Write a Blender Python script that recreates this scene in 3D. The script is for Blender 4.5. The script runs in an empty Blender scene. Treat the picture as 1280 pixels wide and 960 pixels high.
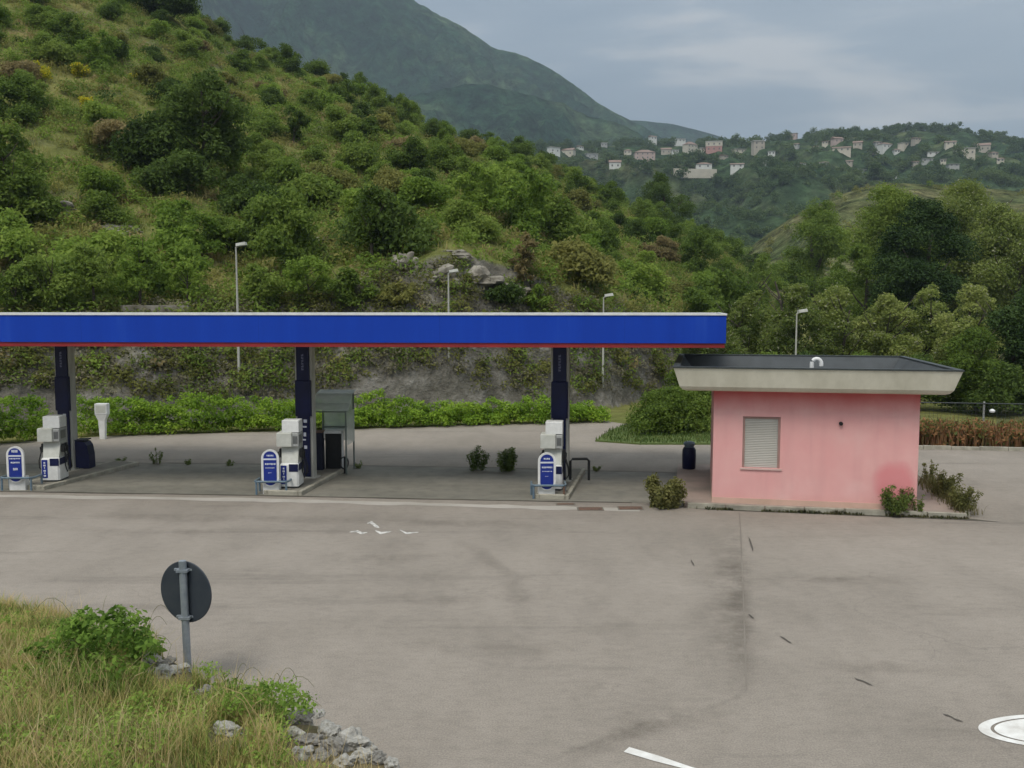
import bpy, math, random
import numpy as np
from mathutils import Vector, Matrix, noise as mnoise

R = math.radians
S = bpy.context.scene
COL = S.collection
rnd = random.Random(7)

# ------------------------------------------------------------------ camera
H, F, PITCH = 5.3, 1150.0, R(4.72)
cam_d = bpy.data.cameras.new('camera')
cam = bpy.data.objects.new('camera', cam_d)
COL.objects.link(cam)
cam.location = (0, 0, H)
cam.rotation_euler = (R(90) - PITCH, 0, 0)
cam_d.sensor_width = 36
cam_d.lens = F / 1280 * 36
cam_d.clip_start = 0.1
cam_d.clip_end = 20000
S.camera = cam

def ray(px, py):
    x, v = (px - 640) / F, (480 - py) / F
    return (x, math.cos(PITCH) + v * math.sin(PITCH), -math.sin(PITCH) + v * math.cos(PITCH))
def at(px, py, Y):
    d = ray(px, py); k = Y / d[1]
    return Vector((d[0] * k, Y, H + d[2] * k))
def G(px, py, z=0.0):
    d = ray(px, py); k = (z - H) / d[2]
    return Vector((d[0] * k, d[1] * k, z))

# ------------------------------------------------------------------ materials
def nodes(m):
    m.use_nodes = True
    nt = m.node_tree
    b = nt.nodes['Principled BSDF']
    return nt, b
def N(nt, t, **kw):
    n = nt.nodes.new(t)
    for k, v in kw.items():
        if k in n.inputs.keys(): n.inputs[k].default_value = v
        else: setattr(n, k, v)
    return n
def noise_tex(nt, scale, detail=4, rough=.55, coord='Object', dist=0.0, stretch=None):
    tc = nt.nodes.new('ShaderNodeTexCoord')
    mp = nt.nodes.new('ShaderNodeMapping')
    if stretch: mp.inputs['Scale'].default_value = stretch
    nt.links.new(tc.outputs[coord], mp.inputs['Vector'])
    n = nt.nodes.new('ShaderNodeTexNoise')
    n.inputs['Scale'].default_value = scale
    n.inputs['Detail'].default_value = detail
    n.inputs['Roughness'].default_value = rough
    n.inputs['Distortion'].default_value = dist
    nt.links.new(mp.outputs['Vector'], n.inputs['Vector'])
    return n
def ramp(nt, src, stops):
    r = nt.nodes.new('ShaderNodeValToRGB')
    els = r.color_ramp.elements
    while len(els) < len(stops): els.new(.5)
    for e, (p, c) in zip(els, stops):
        e.position = p
        e.color = (c[0], c[1], c[2], 1) if hasattr(c, '__len__') else (c, c, c, 1)
    nt.links.new(src, r.inputs['Fac'])
    return r
def mixc(nt, fac, a, b, mode='MIX'):
    m = nt.nodes.new('ShaderNodeMix'); m.data_type = 'RGBA'; m.blend_type = mode
    for sock, v in ((m.inputs[0], fac), (m.inputs[6], a), (m.inputs[7], b)):
        if isinstance(v, bpy.types.NodeSocket): nt.links.new(v, sock)
        elif isinstance(v, (int, float)): sock.default_value = v
        else: sock.default_value = (v[0], v[1], v[2], 1)
    return m.outputs[2]
def bump(nt, b, h, strength=.3, dist=.05):
    bn = nt.nodes.new('ShaderNodeBump')
    bn.inputs['Strength'].default_value = strength
    bn.inputs['Distance'].default_value = dist
    nt.links.new(h, bn.inputs['Height'])
    nt.links.new(bn.outputs['Normal'], b.inputs['Normal'])
def mat(name, c, rough=.7, c2=None, scale=2.0, spec=.3, metal=0.0, amount=1.0, stretch=None, bmp=0.0, bscale=30):
    m = bpy.data.materials.new(name)
    nt, b = nodes(m)
    b.inputs['Roughness'].default_value = rough
    b.inputs['Specular IOR Level'].default_value = spec
    b.inputs['Metallic'].default_value = metal
    if c2 is None: c2 = tuple(x * .78 for x in c)
    n = noise_tex(nt, scale, 5, .6, stretch=stretch)
    r = ramp(nt, n.outputs['Fac'], [(.35, c), (.68, tuple(a + (d - a) * amount for a, d in zip(c, c2)))])
    nt.links.new(r.outputs['Color'], b.inputs['Base Color'])
    if bmp:
        n2 = noise_tex(nt, bscale, 4, .6)
        bump(nt, b, n2.outputs['Fac'], bmp, .02)
    return m
def leafmat(name, dark, mid, light, accent=None, acc=.06, trans=.5, objvar=.5, nscale=.35):
    dark, mid, light = [tuple(x * k for x, k in zip(c, (1.50, 1.50, 1.36))) for c in (dark, mid, light)]
    m = bpy.data.materials.new(name)
    nt, b = nodes(m)
    gi = nt.nodes.new('ShaderNodeNewGeometry')
    oi = nt.nodes.new('ShaderNodeObjectInfo')
    n = noise_tex(nt, nscale, 3, .6)
    a1 = N(nt, 'ShaderNodeMath', operation='MULTIPLY'); a1.inputs[1].default_value = .38
    nt.links.new(gi.outputs['Random Per Island'], a1.inputs[0])
    a2 = N(nt, 'ShaderNodeMath', operation='MULTIPLY_ADD'); a2.inputs[1].default_value = objvar
    nt.links.new(oi.outputs['Random'], a2.inputs[0]); nt.links.new(a1.outputs[0], a2.inputs[2])
    a3 = N(nt, 'ShaderNodeMath', operation='MULTIPLY_ADD'); a3.inputs[1].default_value = 1.3
    nt.links.new(n.outputs['Fac'], a3.inputs[0]); nt.links.new(a2.outputs[0], a3.inputs[2])
    a4 = N(nt, 'ShaderNodeMath', operation='SUBTRACT'); a4.inputs[1].default_value = .65 + objvar * .5 - .31
    nt.links.new(a3.outputs[0], a4.inputs[0])
    r = ramp(nt, a4.outputs[0], [(.05, dark), (.5, mid), (.95, light)])
    col = r.outputs['Color']
    if accent:
        g = N(nt, 'ShaderNodeMath', operation='GREATER_THAN'); g.inputs[1].default_value = 1 - acc
        nt.links.new(gi.outputs['Random Per Island'], g.inputs[0])
        col = mixc(nt, g.outputs[0], col, accent)
    nt.links.new(col, b.inputs['Base Color'])
    b.inputs['Roughness'].default_value = .75
    b.inputs['Specular IOR Level'].default_value = .15
    tr = nt.nodes.new('ShaderNodeBsdfTranslucent')
    nt.links.new(col, tr.inputs['Color'])
    mx = nt.nodes.new('ShaderNodeMixShader'); mx.inputs[0].default_value = trans
    nt.links.new(b.outputs[0], mx.inputs[1]); nt.links.new(tr.outputs[0], mx.inputs[2])
    nt.links.new(mx.outputs[0], nt.nodes['Material Output'].inputs['Surface'])
    return m

M = {}
M['navy'] = mat('navy', (.006, .010, .055), .4, (.005, .007, .035), 3)
M['navyflat'] = mat('navyflat', (.012, .014, .035), .45, (.016, .018, .03), 5)
M['fascia'] = mat('fascia', (.010, .045, .40), .42, (.009, .036, .33), 1.2, stretch=(.3, .3, 2))
M['red'] = mat('red', (.30, .028, .03), .55, (.20, .022, .025), 1)
M['white'] = mat('white', (.72, .73, .72), .5, (.58, .59, .57), 4)
M['offwhite'] = mat('offwhite', (.55, .56, .52), .55, (.42, .43, .38), 3)
M['grey'] = mat('grey', (.36, .37, .36), .5, (.28, .29, .28), 3)
M['postgrey'] = mat('postgrey', (.46, .46, .42), .55, (.34, .34, .30), 2, stretch=(2, 2, .4))
M['metal'] = mat('metal', (.40, .42, .43), .42, (.30, .31, .32), 6, metal=.6)
M['galv'] = mat('galv', (.30, .33, .36), .5, (.22, .25, .28), 9, metal=.35)
M['darkmetal'] = mat('darkmetal', (.05, .06, .06), .5, (.035, .04, .04), 6)
M['black'] = mat('black', (.012, .013, .014), .55, (.02, .02, .02), 6)
M['blue'] = mat('blue', (.012, .03, .24), .45, (.010, .025, .19), 4)
M['rail'] = mat('rail', (.10, .16, .22), .5, (.16, .20, .22), 8)
M['lettering'] = mat('lettering', (.62, .64, .70), .5, (.50, .52, .60), 8)
M['dimletter'] = mat('dimletter', (.16, .17, .26), .5, (.10, .11, .2), 8)
M['signback'] = mat('signback', (.030, .038, .050), .55, (.042, .050, .060), 5, spec=.4)
M['screen'] = mat('screen', (.09, .10, .10), .3, (.14, .14, .14), 6)
M['kerb'] = mat('kerb', (.40, .38, .31), .9, (.22, .21, .17), 2.2, bmp=.5)
M['slabpad'] = mat('slabpad', (.34, .27, .23), .9, (.24, .20, .17), 1.2, bmp=.4)
M['roofgrey'] = mat('roofgrey', (.085, .095, .10), .85, (.06, .066, .07), 1.2)
M['shutter'] = mat('shutter', (.47, .46, .42), .6, (.42, .41, .37), 1.2)
M['rust'] = mat('rust', (.17, .10, .07), .9, (.10, .07, .055), 6)
M['bark'] = mat('bark', (.10, .085, .065), .95, (.06, .05, .04), 4, bmp=.6, bscale=12)
M['stem'] = mat('stem', (.12, .14, .05), .9, (.16, .12, .06), 4)
M['bigstone'] = mat('stone', (.40, .39, .355), .95, (.22, .21, .185), 3.5, bmp=.5, bscale=14)
M['rockpale'] = mat('rockpale', (.30, .28, .24), .95, (.11, .10, .075), 1.6, bmp=1, bscale=3)
M['terracotta'] = mat('terracotta', (.30, .16, .11), .9, (.22, .13, .10), .8)
M['glass'] = bpy.data.materials.new('glass')
nt, b = nodes(M['glass'])
b.inputs['Base Color'].default_value = (.55, .62, .60, 1); b.inputs['Roughness'].default_value = .25
b.inputs['Alpha'].default_value = .5
nz = noise_tex(nt, 3, 4); rr = ramp(nt, nz.outputs['Fac'], [(.3, (.55, .64, .60)), (.7, (.70, .76, .73))])
nt.links.new(rr.outputs['Color'], b.inputs['Base Color'])

# ------------------------------------------------------------------ mesh helpers
class MB:
    def __init__(s): s.v, s.f, s.m = [], [], []
    def add(s, vs, fs, mi=0, M4=None):
        o = len(s.v)
        for p in vs:
            p = Vector(p)
            s.v.append(tuple(M4 @ p) if M4 else tuple(p))
        for f in fs: s.f.append([i + o for i in f]); s.m.append(mi)
        return s
    def box(s, x0, x1, y0, y1, z0, z1, mi=0, M4=None, bev=0.0):
        if bev <= 0:
            vs = [(x0,y0,z0),(x1,y0,z0),(x1,y1,z0),(x0,y1,z0),(x0,y0,z1),(x1,y0,z1),(x1,y1,z1),(x0,y1,z1)]
            return s.add(vs, [(3,2,1,0),(4,5,6,7),(0,1,5,4),(1,2,6,5),(2,3,7,6),(3,0,4,7)], mi, M4)
        b_ = bev   # vertical edges and top rim chamfered
        def ring(i, z): return [(x0+i+b_,y0+i,z),(x1-i-b_,y0+i,z),(x1-i,y0+i+b_,z),(x1-i,y1-i-b_,z),(x1-i-b_,y1-i,z),(x0+i+b_,y1-i,z),(x0+i,y1-i-b_,z),(x0+i,y0+i+b_,z)]
        vs = ring(0, z0) + ring(0, z1 - b_) + ring(b_ * .7, z1)
        fs = [tuple(range(7, -1, -1)), tuple(range(16, 24))]
        for k in (0, 8):
            for i in range(8): fs.append((k+i, k+(i+1)%8, k+8+(i+1)%8, k+8+i))
        return s.add(vs, fs, mi, M4)
    def tube(s, pts, r, n=10, mi=0, r1=None, cap=True):
        pts = [Vector(p) for p in pts]
        vs, fs = [], []
        for i, p in enumerate(pts):
            d = (pts[min(i+1, len(pts)-1)] - pts[max(i-1, 0)]).normalized()
            a = d.cross(Vector((0, 0, 1)) if abs(d.z) < .9 else Vector((1, 0, 0))).normalized()
            c = d.cross(a)
            rr = r if r1 is None else r + (r1 - r) * i / (len(pts) - 1)
            for k in range(n):
                t = 2 * math.pi * k / n
                vs.append(p + a * (rr * math.cos(t)) + c * (rr * math.sin(t)))
        for i in range(len(pts) - 1):
            for k in range(n):
                fs.append((i*n+k, i*n+(k+1)%n, (i+1)*n+(k+1)%n, (i+1)*n+k))
        if cap:
            fs.append(tuple(range(n-1, -1, -1))); fs.append(tuple(range((len(pts)-1)*n, len(pts)*n)))
        return s.add(vs, fs, mi)
    def prism(s, poly, y0, y1, mi=0, axis='y'):
        """poly (a,b) outline extruded: axis y -> (a,y,b); axis z -> (a,b,z); axis x -> (x,a,b)"""
        n = len(poly)
        mk = {'y': lambda a, b, t: (a, t, b), 'z': lambda a, b, t: (a, b, t), 'x': lambda a, b, t: (t, a, b)}[axis]
        vs = [mk(a, b, y0) for a, b in poly] + [mk(a, b, y1) for a, b in poly]
        fs = [tuple(range(n)), tuple(range(2*n-1, n-1, -1))] + [(i, i+n, (i+1)%n+n, (i+1)%n) for i in range(n)]
        return s.add(vs, fs, mi)
    def lathe(s, prof, n=20, mi=0, c=(0, 0)):
        vs, fs = [], []
        for r_, z in prof:
            for k in range(n):
                t = 2*math.pi*k/n; vs.append((c[0]+r_*math.cos(t), c[1]+r_*math.sin(t), z))
        for i in range(len(prof)-1):
            for k in range(n): fs.append((i*n+k, i*n+(k+1)%n, (i+1)*n+(k+1)%n, (i+1)*n+k))
        fs.append(tuple(range(n-1, -1, -1))); fs.append(tuple(range((len(prof)-1)*n, len(prof)*n)))
        return s.add(vs, fs, mi)
    def build(s, name, mats, parent=None, loc=None, rz=0, smooth=False):
        me = bpy.data.meshes.new(name)
        me.from_pydata(s.v, [], s.f)
        for m in (mats if isinstance(mats, (list, tuple)) else [mats]): me.materials.append(m)
        for p, i in zip(me.polygons, s.m): p.material_index = i
        import bmesh
        bm = bmesh.new(); bm.from_mesh(me); bmesh.ops.recalc_face_normals(bm, faces=bm.faces); bm.to_mesh(me); bm.free()
        if smooth:
            me.shade_smooth()
            try: me.set_sharp_from_angle(angle=R(40))
            except Exception: pass
        o = bpy.data.objects.new(name, me); COL.objects.link(o)
        if parent: o.parent = parent
        if loc is not None: o.location = loc
        if rz: o.rotation_euler[2] = rz
        return o

def tag(o, label=None, cat=None, group=None, kind=None):
    if label: o['label'] = label
    if cat: o['category'] = cat
    if group: o['group'] = group
    if kind: o['kind'] = kind
    return o
def empty(name, loc, rz=0):
    o = bpy.data.objects.new(name, None); COL.objects.link(o)
    o.location = loc; o.rotation_euler[2] = rz; o.empty_display_size = .3
    return o
def copy_tree(o, parent=None):
    c = o.copy(); COL.objects.link(c)
    if parent: c.parent = parent
    for ch in list(o.children): copy_tree(ch, c)
    return c
def quads_object(name, V, nq, m, parent=None):
    """V: (4*nq,3) float array of separate quads"""
    me = bpy.data.meshes.new(name)
    V = np.ascontiguousarray(V, dtype=np.float32).reshape(-1)
    me.vertices.add(nq * 4); me.vertices.foreach_set('co', V)
    me.loops.add(nq * 4); me.loops.foreach_set('vertex_index', np.arange(nq * 4, dtype=np.int32))
    me.polygons.add(nq); me.polygons.foreach_set('loop_start', np.arange(0, nq * 4, 4, dtype=np.int32))
    me.update(calc_edges=True); me.validate()
    me.materials.append(m)
    o = bpy.data.objects.new(name, me); COL.objects.link(o)
    if parent: o.parent = parent
    return o
def grid_object(name, P, m, smooth=True):
    """P (a,b,3) grid"""
    a, b_, _ = P.shape
    me = bpy.data.meshes.new(name)
    me.vertices.add(a * b_); me.vertices.foreach_set('co', P.astype(np.float32).reshape(-1))
    i = np.arange(a * b_).reshape(a, b_)
    q = np.stack([i[:-1, :-1], i[1:, :-1], i[1:, 1:], i[:-1, 1:]], -1).reshape(-1, 4)
    nq = len(q)
    me.loops.add(nq * 4); me.loops.foreach_set('vertex_index', q.reshape(-1).astype(np.int32))
    me.polygons.add(nq); me.polygons.foreach_set('loop_start', np.arange(0, nq * 4, 4, dtype=np.int32))
    me.update(calc_edges=True)
    me.materials.append(m)
    if smooth: me.shade_smooth()
    o = bpy.data.objects.new(name, me); COL.objects.link(o)
    return o

# ------------------------------------------------------------------ foliage
def leaves(rng, centers, radii, per, size, up=.35, flat=.85, rndn=.8, low=.0):
    """leaf quads on uneven clumps; returns (4n,3)"""
    out = []
    for c, r in zip(centers, radii):
        n = max(6, int(per * (r if np.isscalar(r) else r[0]) ** 2))
        d = rng.normal(size=(n, 3)); d /= np.linalg.norm(d, axis=1)[:, None]
        d[:, 2] = np.where(d[:, 2] < low - .45, -d[:, 2], d[:, 2])
        rad = np.clip(rng.random(n) ** .45 + rng.normal(0, .09, n), .1, 1.25)
        p = np.asarray(c) + d * rad[:, None] * np.array([r, r, r * flat])
        nn = d * .9 + np.array([0, 0, up]) + rng.normal(size=(n, 3)) * rndn
        nn /= np.linalg.norm(nn, axis=1)[:, None]
        t = np.cross(nn, rng.normal(size=(n, 3))); t /= np.linalg.norm(t, axis=1)[:, None] + 1e-9
        bb = np.cross(nn, t)
        s = size * (.55 + .8 * rng.random(n))[:, None]
        q = np.stack([p + t * s, p + bb * s * .5 + nn * s * .12, p - t * s, p - bb * s * .5 + nn * s * .12], 1)
        out.append(q.reshape(-1, 3))
    return np.concatenate(out)
def clumps(rng, R_, Hh, z0, n, rel=(.28, .5), shape='round'):
    """clump centres through an uneven crown of half-width R_, from z0 to z0+Hh"""
    cs, rs = [], []
    lop = rng.normal(size=3) * .25
    for i in range(n):
        t = (i + rng.random()) / n
        if shape == 'round': w = math.sqrt(max(.05, 1 - (2 * t - .9) ** 2))
        elif shape == 'bush': w = math.sqrt(max(.08, 1 - t ** 2)) 
        elif shape == 'column': w = .95 * math.sqrt(max(.05, 1 - (1.6 * t - .65) ** 2))
        else: w = (1 - t) ** .7 + .1
        a = rng.random() * 2 * math.pi
        rr = R_ * w * (rng.random() ** .5) * .8
        cr = R_ * rng.uniform(*rel) * (.65 + .35 * w)
        x = math.cos(a) * rr + lop[0] * R_ * (t - .5); y = math.sin(a) * rr + lop[1] * R_ * (t - .5)
        z = z0 + cr * .7 + t * max(.1, Hh - 1.5 * cr)
        cs.append((x, y, z)); rs.append(cr)
    return cs, rs
def trunk_mesh(rng, h, r, crown_r, limbs=6, lean=.1):
    mb = MB()
    lx, ly = rng.normal(0, lean, 2)
    pts = [(lx * t * t * h, ly * t * t * h, h * t - .15) for t in np.linspace(0, 1, 6)]
    mb.tube(pts, r * 1.25, 8, r1=r * .35)
    for i in range(limbs):
        t = rng.uniform(.35, .9); a = rng.random() * 6.28
        p = Vector((lx * t * t * h, ly * t * t * h, h * t - .15)); L = crown_r * rng.uniform(.5, .9)
        q = p + Vector((math.cos(a) * L * .5, math.sin(a) * L * .5, L * .42)); q2 = q + Vector((math.cos(a) * L * .4, math.sin(a) * L * .4, L * .5))
        mb.tube([p, q, q2], r * .42, 6, r1=r * .1)
    return mb
def make_tree(name, seed, Hh, R_, m, leaf, per, bare=.22, n=26, shape='round', rel=(.26, .46), flat=.85, tr=None):
    rng = np.random.default_rng(seed)
    root = empty(name, (0, 0, 0))
    trunk_mesh(rng, Hh * .8, tr or Hh * .022, R_, 7).build('trunk', M['bark'], root, smooth=True)
    cs, rs = clumps(rng, R_, Hh * (1 - bare), Hh * bare, n, rel, shape)
    V = leaves(rng, cs, rs, per, leaf, flat=flat)
    quads_object('crown', V, len(V) // 4, m, root)
    return root
def make_bush(name, seed, Hh, R_, m, leaf, per, n=14, shape='bush', rel=(.3, .52), parent=None):
    rng = np.random.default_rng(seed)
    cs, rs = clumps(rng, R_, Hh, -.1 * Hh, n, rel, shape)
    V = leaves(rng, cs, rs, per, leaf)
    return quads_object(name, V, len(V) // 4, m, parent)

L_ = {}
L_['mid'] = leafmat('leaf_mid', (.040, .068, .014), (.096, .145, .028), (.165, .215, .05))
L_['dark'] = leafmat('leaf_dark', (.026, .046, .013), (.060, .096, .022), (.105, .150, .040))
L_['light'] = leafmat('leaf_light', (.07, .12, .02), (.135, .20, .036), (.21, .27, .06))
L_['olive'] = leafmat('leaf_olive', (.075, .085, .024), (.145, .150, .046), (.22, .21, .072))
L_['dry'] = leafmat('leaf_brush', (.10, .095, .062), (.165, .155, .11), (.245, .23, .175))
L_['brush'] = bpy.data.materials['leaf_brush']
L_['dry'] = leafmat('leaf_dry', (.085, .07, .034), (.165, .135, .066), (.25, .205, .105))
L_['yellow'] = leafmat('leaf_yellow', (.14, .17, .02), (.26, .27, .03), (.40, .38, .035), accent=(.62, .50, .03), acc=.35)
L_['pale'] = leafmat('leaf_pale', (.065, .095, .024), (.155, .19, .052), (.25, .27, .10), accent=(.42, .42, .28), acc=.04)
L_['hedge'] = leafmat('leaf_hedge', (.07, .135, .016), (.165, .26, .032), (.28, .37, .055), nscale=.9)
L_['bramble'] = leafmat('leaf_bramble', (.065, .12, .022), (.15, .235, .045), (.25, .34, .08), nscale=2.5)
L_['weed'] = leafmat('leaf_weed', (.05, .08, .022), (.10, .14, .04), (.165, .20, .065), nscale=3)
L_['brownweed'] = leafmat('leaf_brownweed', (.065, .075, .026), (.12, .125, .045), (.175, .17, .07), nscale=3)
L_['wood'] = leafmat('leaf_wood', (.020, .040, .018), (.048, .080, .030), (.090, .125, .045), nscale=.02)
L_['rusty'] = leafmat('leaf_rusty', (.10, .09, .035), (.22, .11, .055), (.30, .18, .09), nscale=.6, accent=(.13, .16, .045), acc=.4)

# ------------------------------------------------------------------ world, sun
SUN_EL, SUN_AZ = 58, 205        # azimuth clockwise from +Y (north): behind the camera, a little to the west
w = bpy.data.worlds.new('World'); S.world = w; w.use_nodes = True
nt = w.node_tree; bg = nt.nodes['Background']
sky = nt.nodes.new('ShaderNodeTexSky'); sky.sky_type = 'NISHITA'; sky.sun_disc = False
sky.sun_elevation = R(SUN_EL); sky.sun_rotation = R(SUN_AZ); sky.altitude = 200; sky.dust_density = 2.5
tc = nt.nodes.new('ShaderNodeTexCoord')
sep = nt.nodes.new('ShaderNodeSeparateXYZ'); nt.links.new(tc.outputs['Generated'], sep.inputs[0])
mp = nt.nodes.new('ShaderNodeMapping'); mp.inputs['Scale'].default_value = (1, 1, 5.0); mp.inputs['Location'].default_value = (9.21, .4, 2.42)
nt.links.new(tc.outputs['Generated'], mp.inputs[0])
cn = nt.nodes.new('ShaderNodeTexNoise'); cn.inputs['Scale'].default_value = 3.1; cn.inputs['Detail'].default_value = 8; cn.inputs['Roughness'].default_value = .52; cn.inputs['Distortion'].default_value = .3
nt.links.new(mp.outputs[0], cn.inputs['Vector'])
# overcast: slate near the northern horizon, three times brighter overhead; values are in Nishita units (x strength)
cl = ramp(nt, cn.outputs['Fac'], [(.40, (1.62, 1.98, 2.42)), (.54, (2.0, 2.34, 2.74)), (.66, (3.5, 3.55, 3.6))])
el = ramp(nt, sep.outputs['Z'], [(.0, 1.12), (.2, 1.0), (.6, (2.7, 2.55, 2.4)), (1.0, (4.1, 3.9, 3.6))])
cloud = mixc(nt, 1.0, cl.outputs['Color'], el.outputs['Color'], 'MULTIPLY')
ea_ = ramp(nt, sep.outputs['X'], [(.05, 1.0), (.55, (1.30, 1.24, 1.18))])
cloud = mixc(nt, 1.0, cloud, ea_.outputs['Color'], 'MULTIPLY')
skymix = mixc(nt, .86, sky.outputs['Color'], cloud)
nt.links.new(skymix, bg.inputs['Color']); bg.inputs['Strength'].default_value = .10
sd = bpy.data.lights.new('sun', 'SUN'); sd.energy = 1.5; sd.angle = R(22); sd.color = (1, .94, .84)
so = bpy.data.objects.new('sun', sd); COL.objects.link(so)
az = R(SUN_AZ)
dirv = Vector((math.sin(az) * math.cos(R(SUN_EL)), math.cos(az) * math.cos(R(SUN_EL)), math.sin(R(SUN_EL))))
so.rotation_euler = dirv.to_track_quat('Z', 'Y').to_euler()
S.view_settings.view_transform = 'Standard'; S.view_settings.look = 'None'
S.view_settings.exposure = .5; S.view_settings.gamma = 1

# ------------------------------------------------------------------ ground
def interp(x, xs, ys): return float(np.interp(x, xs, ys))
m = bpy.data.materials.new('field'); nt, b = nodes(m)
n1 = noise_tex(nt, .05, 6, .6); r1 = ramp(nt, n1.outputs['Fac'], [(.3, (.05, .075, .025)), (.5, (.085, .10, .035)), (.7, (.14, .13, .06))])
nt.links.new(r1.outputs['Color'], b.inputs['Base Color']); b.inputs['Roughness'].default_value = 1; b.inputs['Specular IOR Level'].default_value = .1
M['field'] = m
tag(MB().add([(-6000, -300, -.03), (6000, -300, -.03), (6000, 8000, -.03), (-6000, 8000, -.03)], [(0, 1, 2, 3)]).build('ground', m), kind='structure')

m = bpy.data.materials.new('asphalt'); nt, b = nodes(m)
n1 = noise_tex(nt, .16, 5, .6, dist=.6); n2 = noise_tex(nt, .9, 6, .62, stretch=(1, .45, 1)); n3 = noise_tex(nt, 42, 3, .7); n4 = noise_tex(nt, .5, 6, .6, stretch=(.22, 2.2, 1)); n5 = noise_tex(nt, 5.5, 6, .72, stretch=(.7, 1.3, 1))
c1 = ramp(nt, n1.outputs['Fac'], [(.32, (.240, .213, .180)), (.68, (.295, .262, .224))])
c2 = ramp(nt, n2.outputs['Fac'], [(.3, .88), (.55, 1.0), (.75, 1.05)])
c3 = ramp(nt, n3.outputs['Fac'], [(.3, .72), (.7, 1.20)])
c4 = ramp(nt, n4.outputs['Fac'], [(.28, .80), (.42, 1.0), (.7, 1.03)])
col = mixc(nt, 1, c1.outputs['Color'], c2.outputs['Color'], 'MULTIPLY')
c5 = ramp(nt, n5.outputs['Fac'], [(.32, .88), (.5, 1.0), (.7, 1.07)])
col = mixc(nt, 1, col, c3.outputs['Color'], 'MULTIPLY'); col = mixc(nt, 1, col, c4.outputs['Color'], 'MULTIPLY'); col = mixc(nt, 1, col, c5.outputs['Color'], 'MULTIPLY')
# hairline cracks in places
tcn = nt.nodes.new('ShaderNodeTexCoord'); nd = noise_tex(nt, .8, 4, .6)
va = nt.nodes.new('ShaderNodeVectorMath'); va.operation = 'MULTIPLY_ADD'; va.inputs[1].default_value = (1.6, 1.6, 0)
nt.links.new(nd.outputs['Color'], va.inputs[0]); nt.links.new(tcn.outputs['Object'], va.inputs[2])
vo = nt.nodes.new('ShaderNodeTexVoronoi'); vo.feature = 'DISTANCE_TO_EDGE'; vo.inputs['Scale'].default_value = .28
nt.links.new(va.outputs[0], vo.inputs['Vector'])
cr = ramp(nt, vo.outputs['Distance'], [(.0, 1.0), (.006, 0.0)])
nm = noise_tex(nt, .22, 3, .5); cm = ramp(nt, nm.outputs['Fac'], [(.52, 0.0), (.66, .38)])
ck = N(nt, 'ShaderNodeMath', operation='MULTIPLY'); nt.links.new(cr.outputs['Color'], ck.inputs[0]); nt.links.new(cm.outputs['Color'], ck.inputs[1])
col = mixc(nt, ck.outputs[0], col, (.13, .115, .10))
nt.links.new(col, b.inputs['Base Color']); b.inputs['Roughness'].default_value = .9; b.inputs['Specular IOR Level'].default_value = .2
bump(nt, b, n3.outputs['Fac'], .35, .02)
M['asphalt'] = m
def sheet(name, pts, z, m): return tag(MB().add([(p[0], p[1], z) for p in pts], [tuple(range(len(pts)))]).build(name, m), kind='structure')
def zig(a, b_, n, amp, seed):
    """points from a to b with small wobble: a worn edge"""
    r_ = random.Random(seed); out = []
    a, b_ = Vector(a[:2]), Vector(b_[:2]); d = (b_ - a); nrm = Vector((-d.y, d.x)).normalized()
    for i in range(n + 1):
        out.append(a + d * (i / n) + nrm * (r_.uniform(-amp, amp) if 0 < i < n else 0))
    return out
hb = [G(-340, 585), G(0, 557), G(130, 548), G(400, 541), G(560, 535), G(760, 529), G(900, 520), G(1500, 520)]
sheet('forecourt', [(-60, -4), (40, -4), (40, G(1280, 562).y)] + [(G(1145, 562).x, G(1145, 562).y), (G(900, 556).x, G(900, 545).y)] + [(p.x, p.y + .8) for p in hb[5::-1]] + [(-60, 36)], 0.0, M['asphalt'])

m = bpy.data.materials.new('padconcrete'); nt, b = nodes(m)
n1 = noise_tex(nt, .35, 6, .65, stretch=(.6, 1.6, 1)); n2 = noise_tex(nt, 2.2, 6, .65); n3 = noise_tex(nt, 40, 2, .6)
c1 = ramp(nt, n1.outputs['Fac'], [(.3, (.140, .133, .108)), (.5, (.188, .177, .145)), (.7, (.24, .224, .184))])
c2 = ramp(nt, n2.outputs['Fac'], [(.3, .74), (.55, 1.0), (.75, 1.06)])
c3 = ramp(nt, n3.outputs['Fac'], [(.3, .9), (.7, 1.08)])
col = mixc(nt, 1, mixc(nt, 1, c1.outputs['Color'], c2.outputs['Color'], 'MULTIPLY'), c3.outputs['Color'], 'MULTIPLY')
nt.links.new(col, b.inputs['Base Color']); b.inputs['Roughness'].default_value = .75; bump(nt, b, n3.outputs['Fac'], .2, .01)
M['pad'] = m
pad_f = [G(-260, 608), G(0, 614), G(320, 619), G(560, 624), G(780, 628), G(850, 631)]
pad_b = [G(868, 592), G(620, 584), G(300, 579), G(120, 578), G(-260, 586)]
sheet('fuelling_pad', [p[:2] for p in pad_f] + [p[:2] for p in pad_b], .004, M['pad'])
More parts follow.
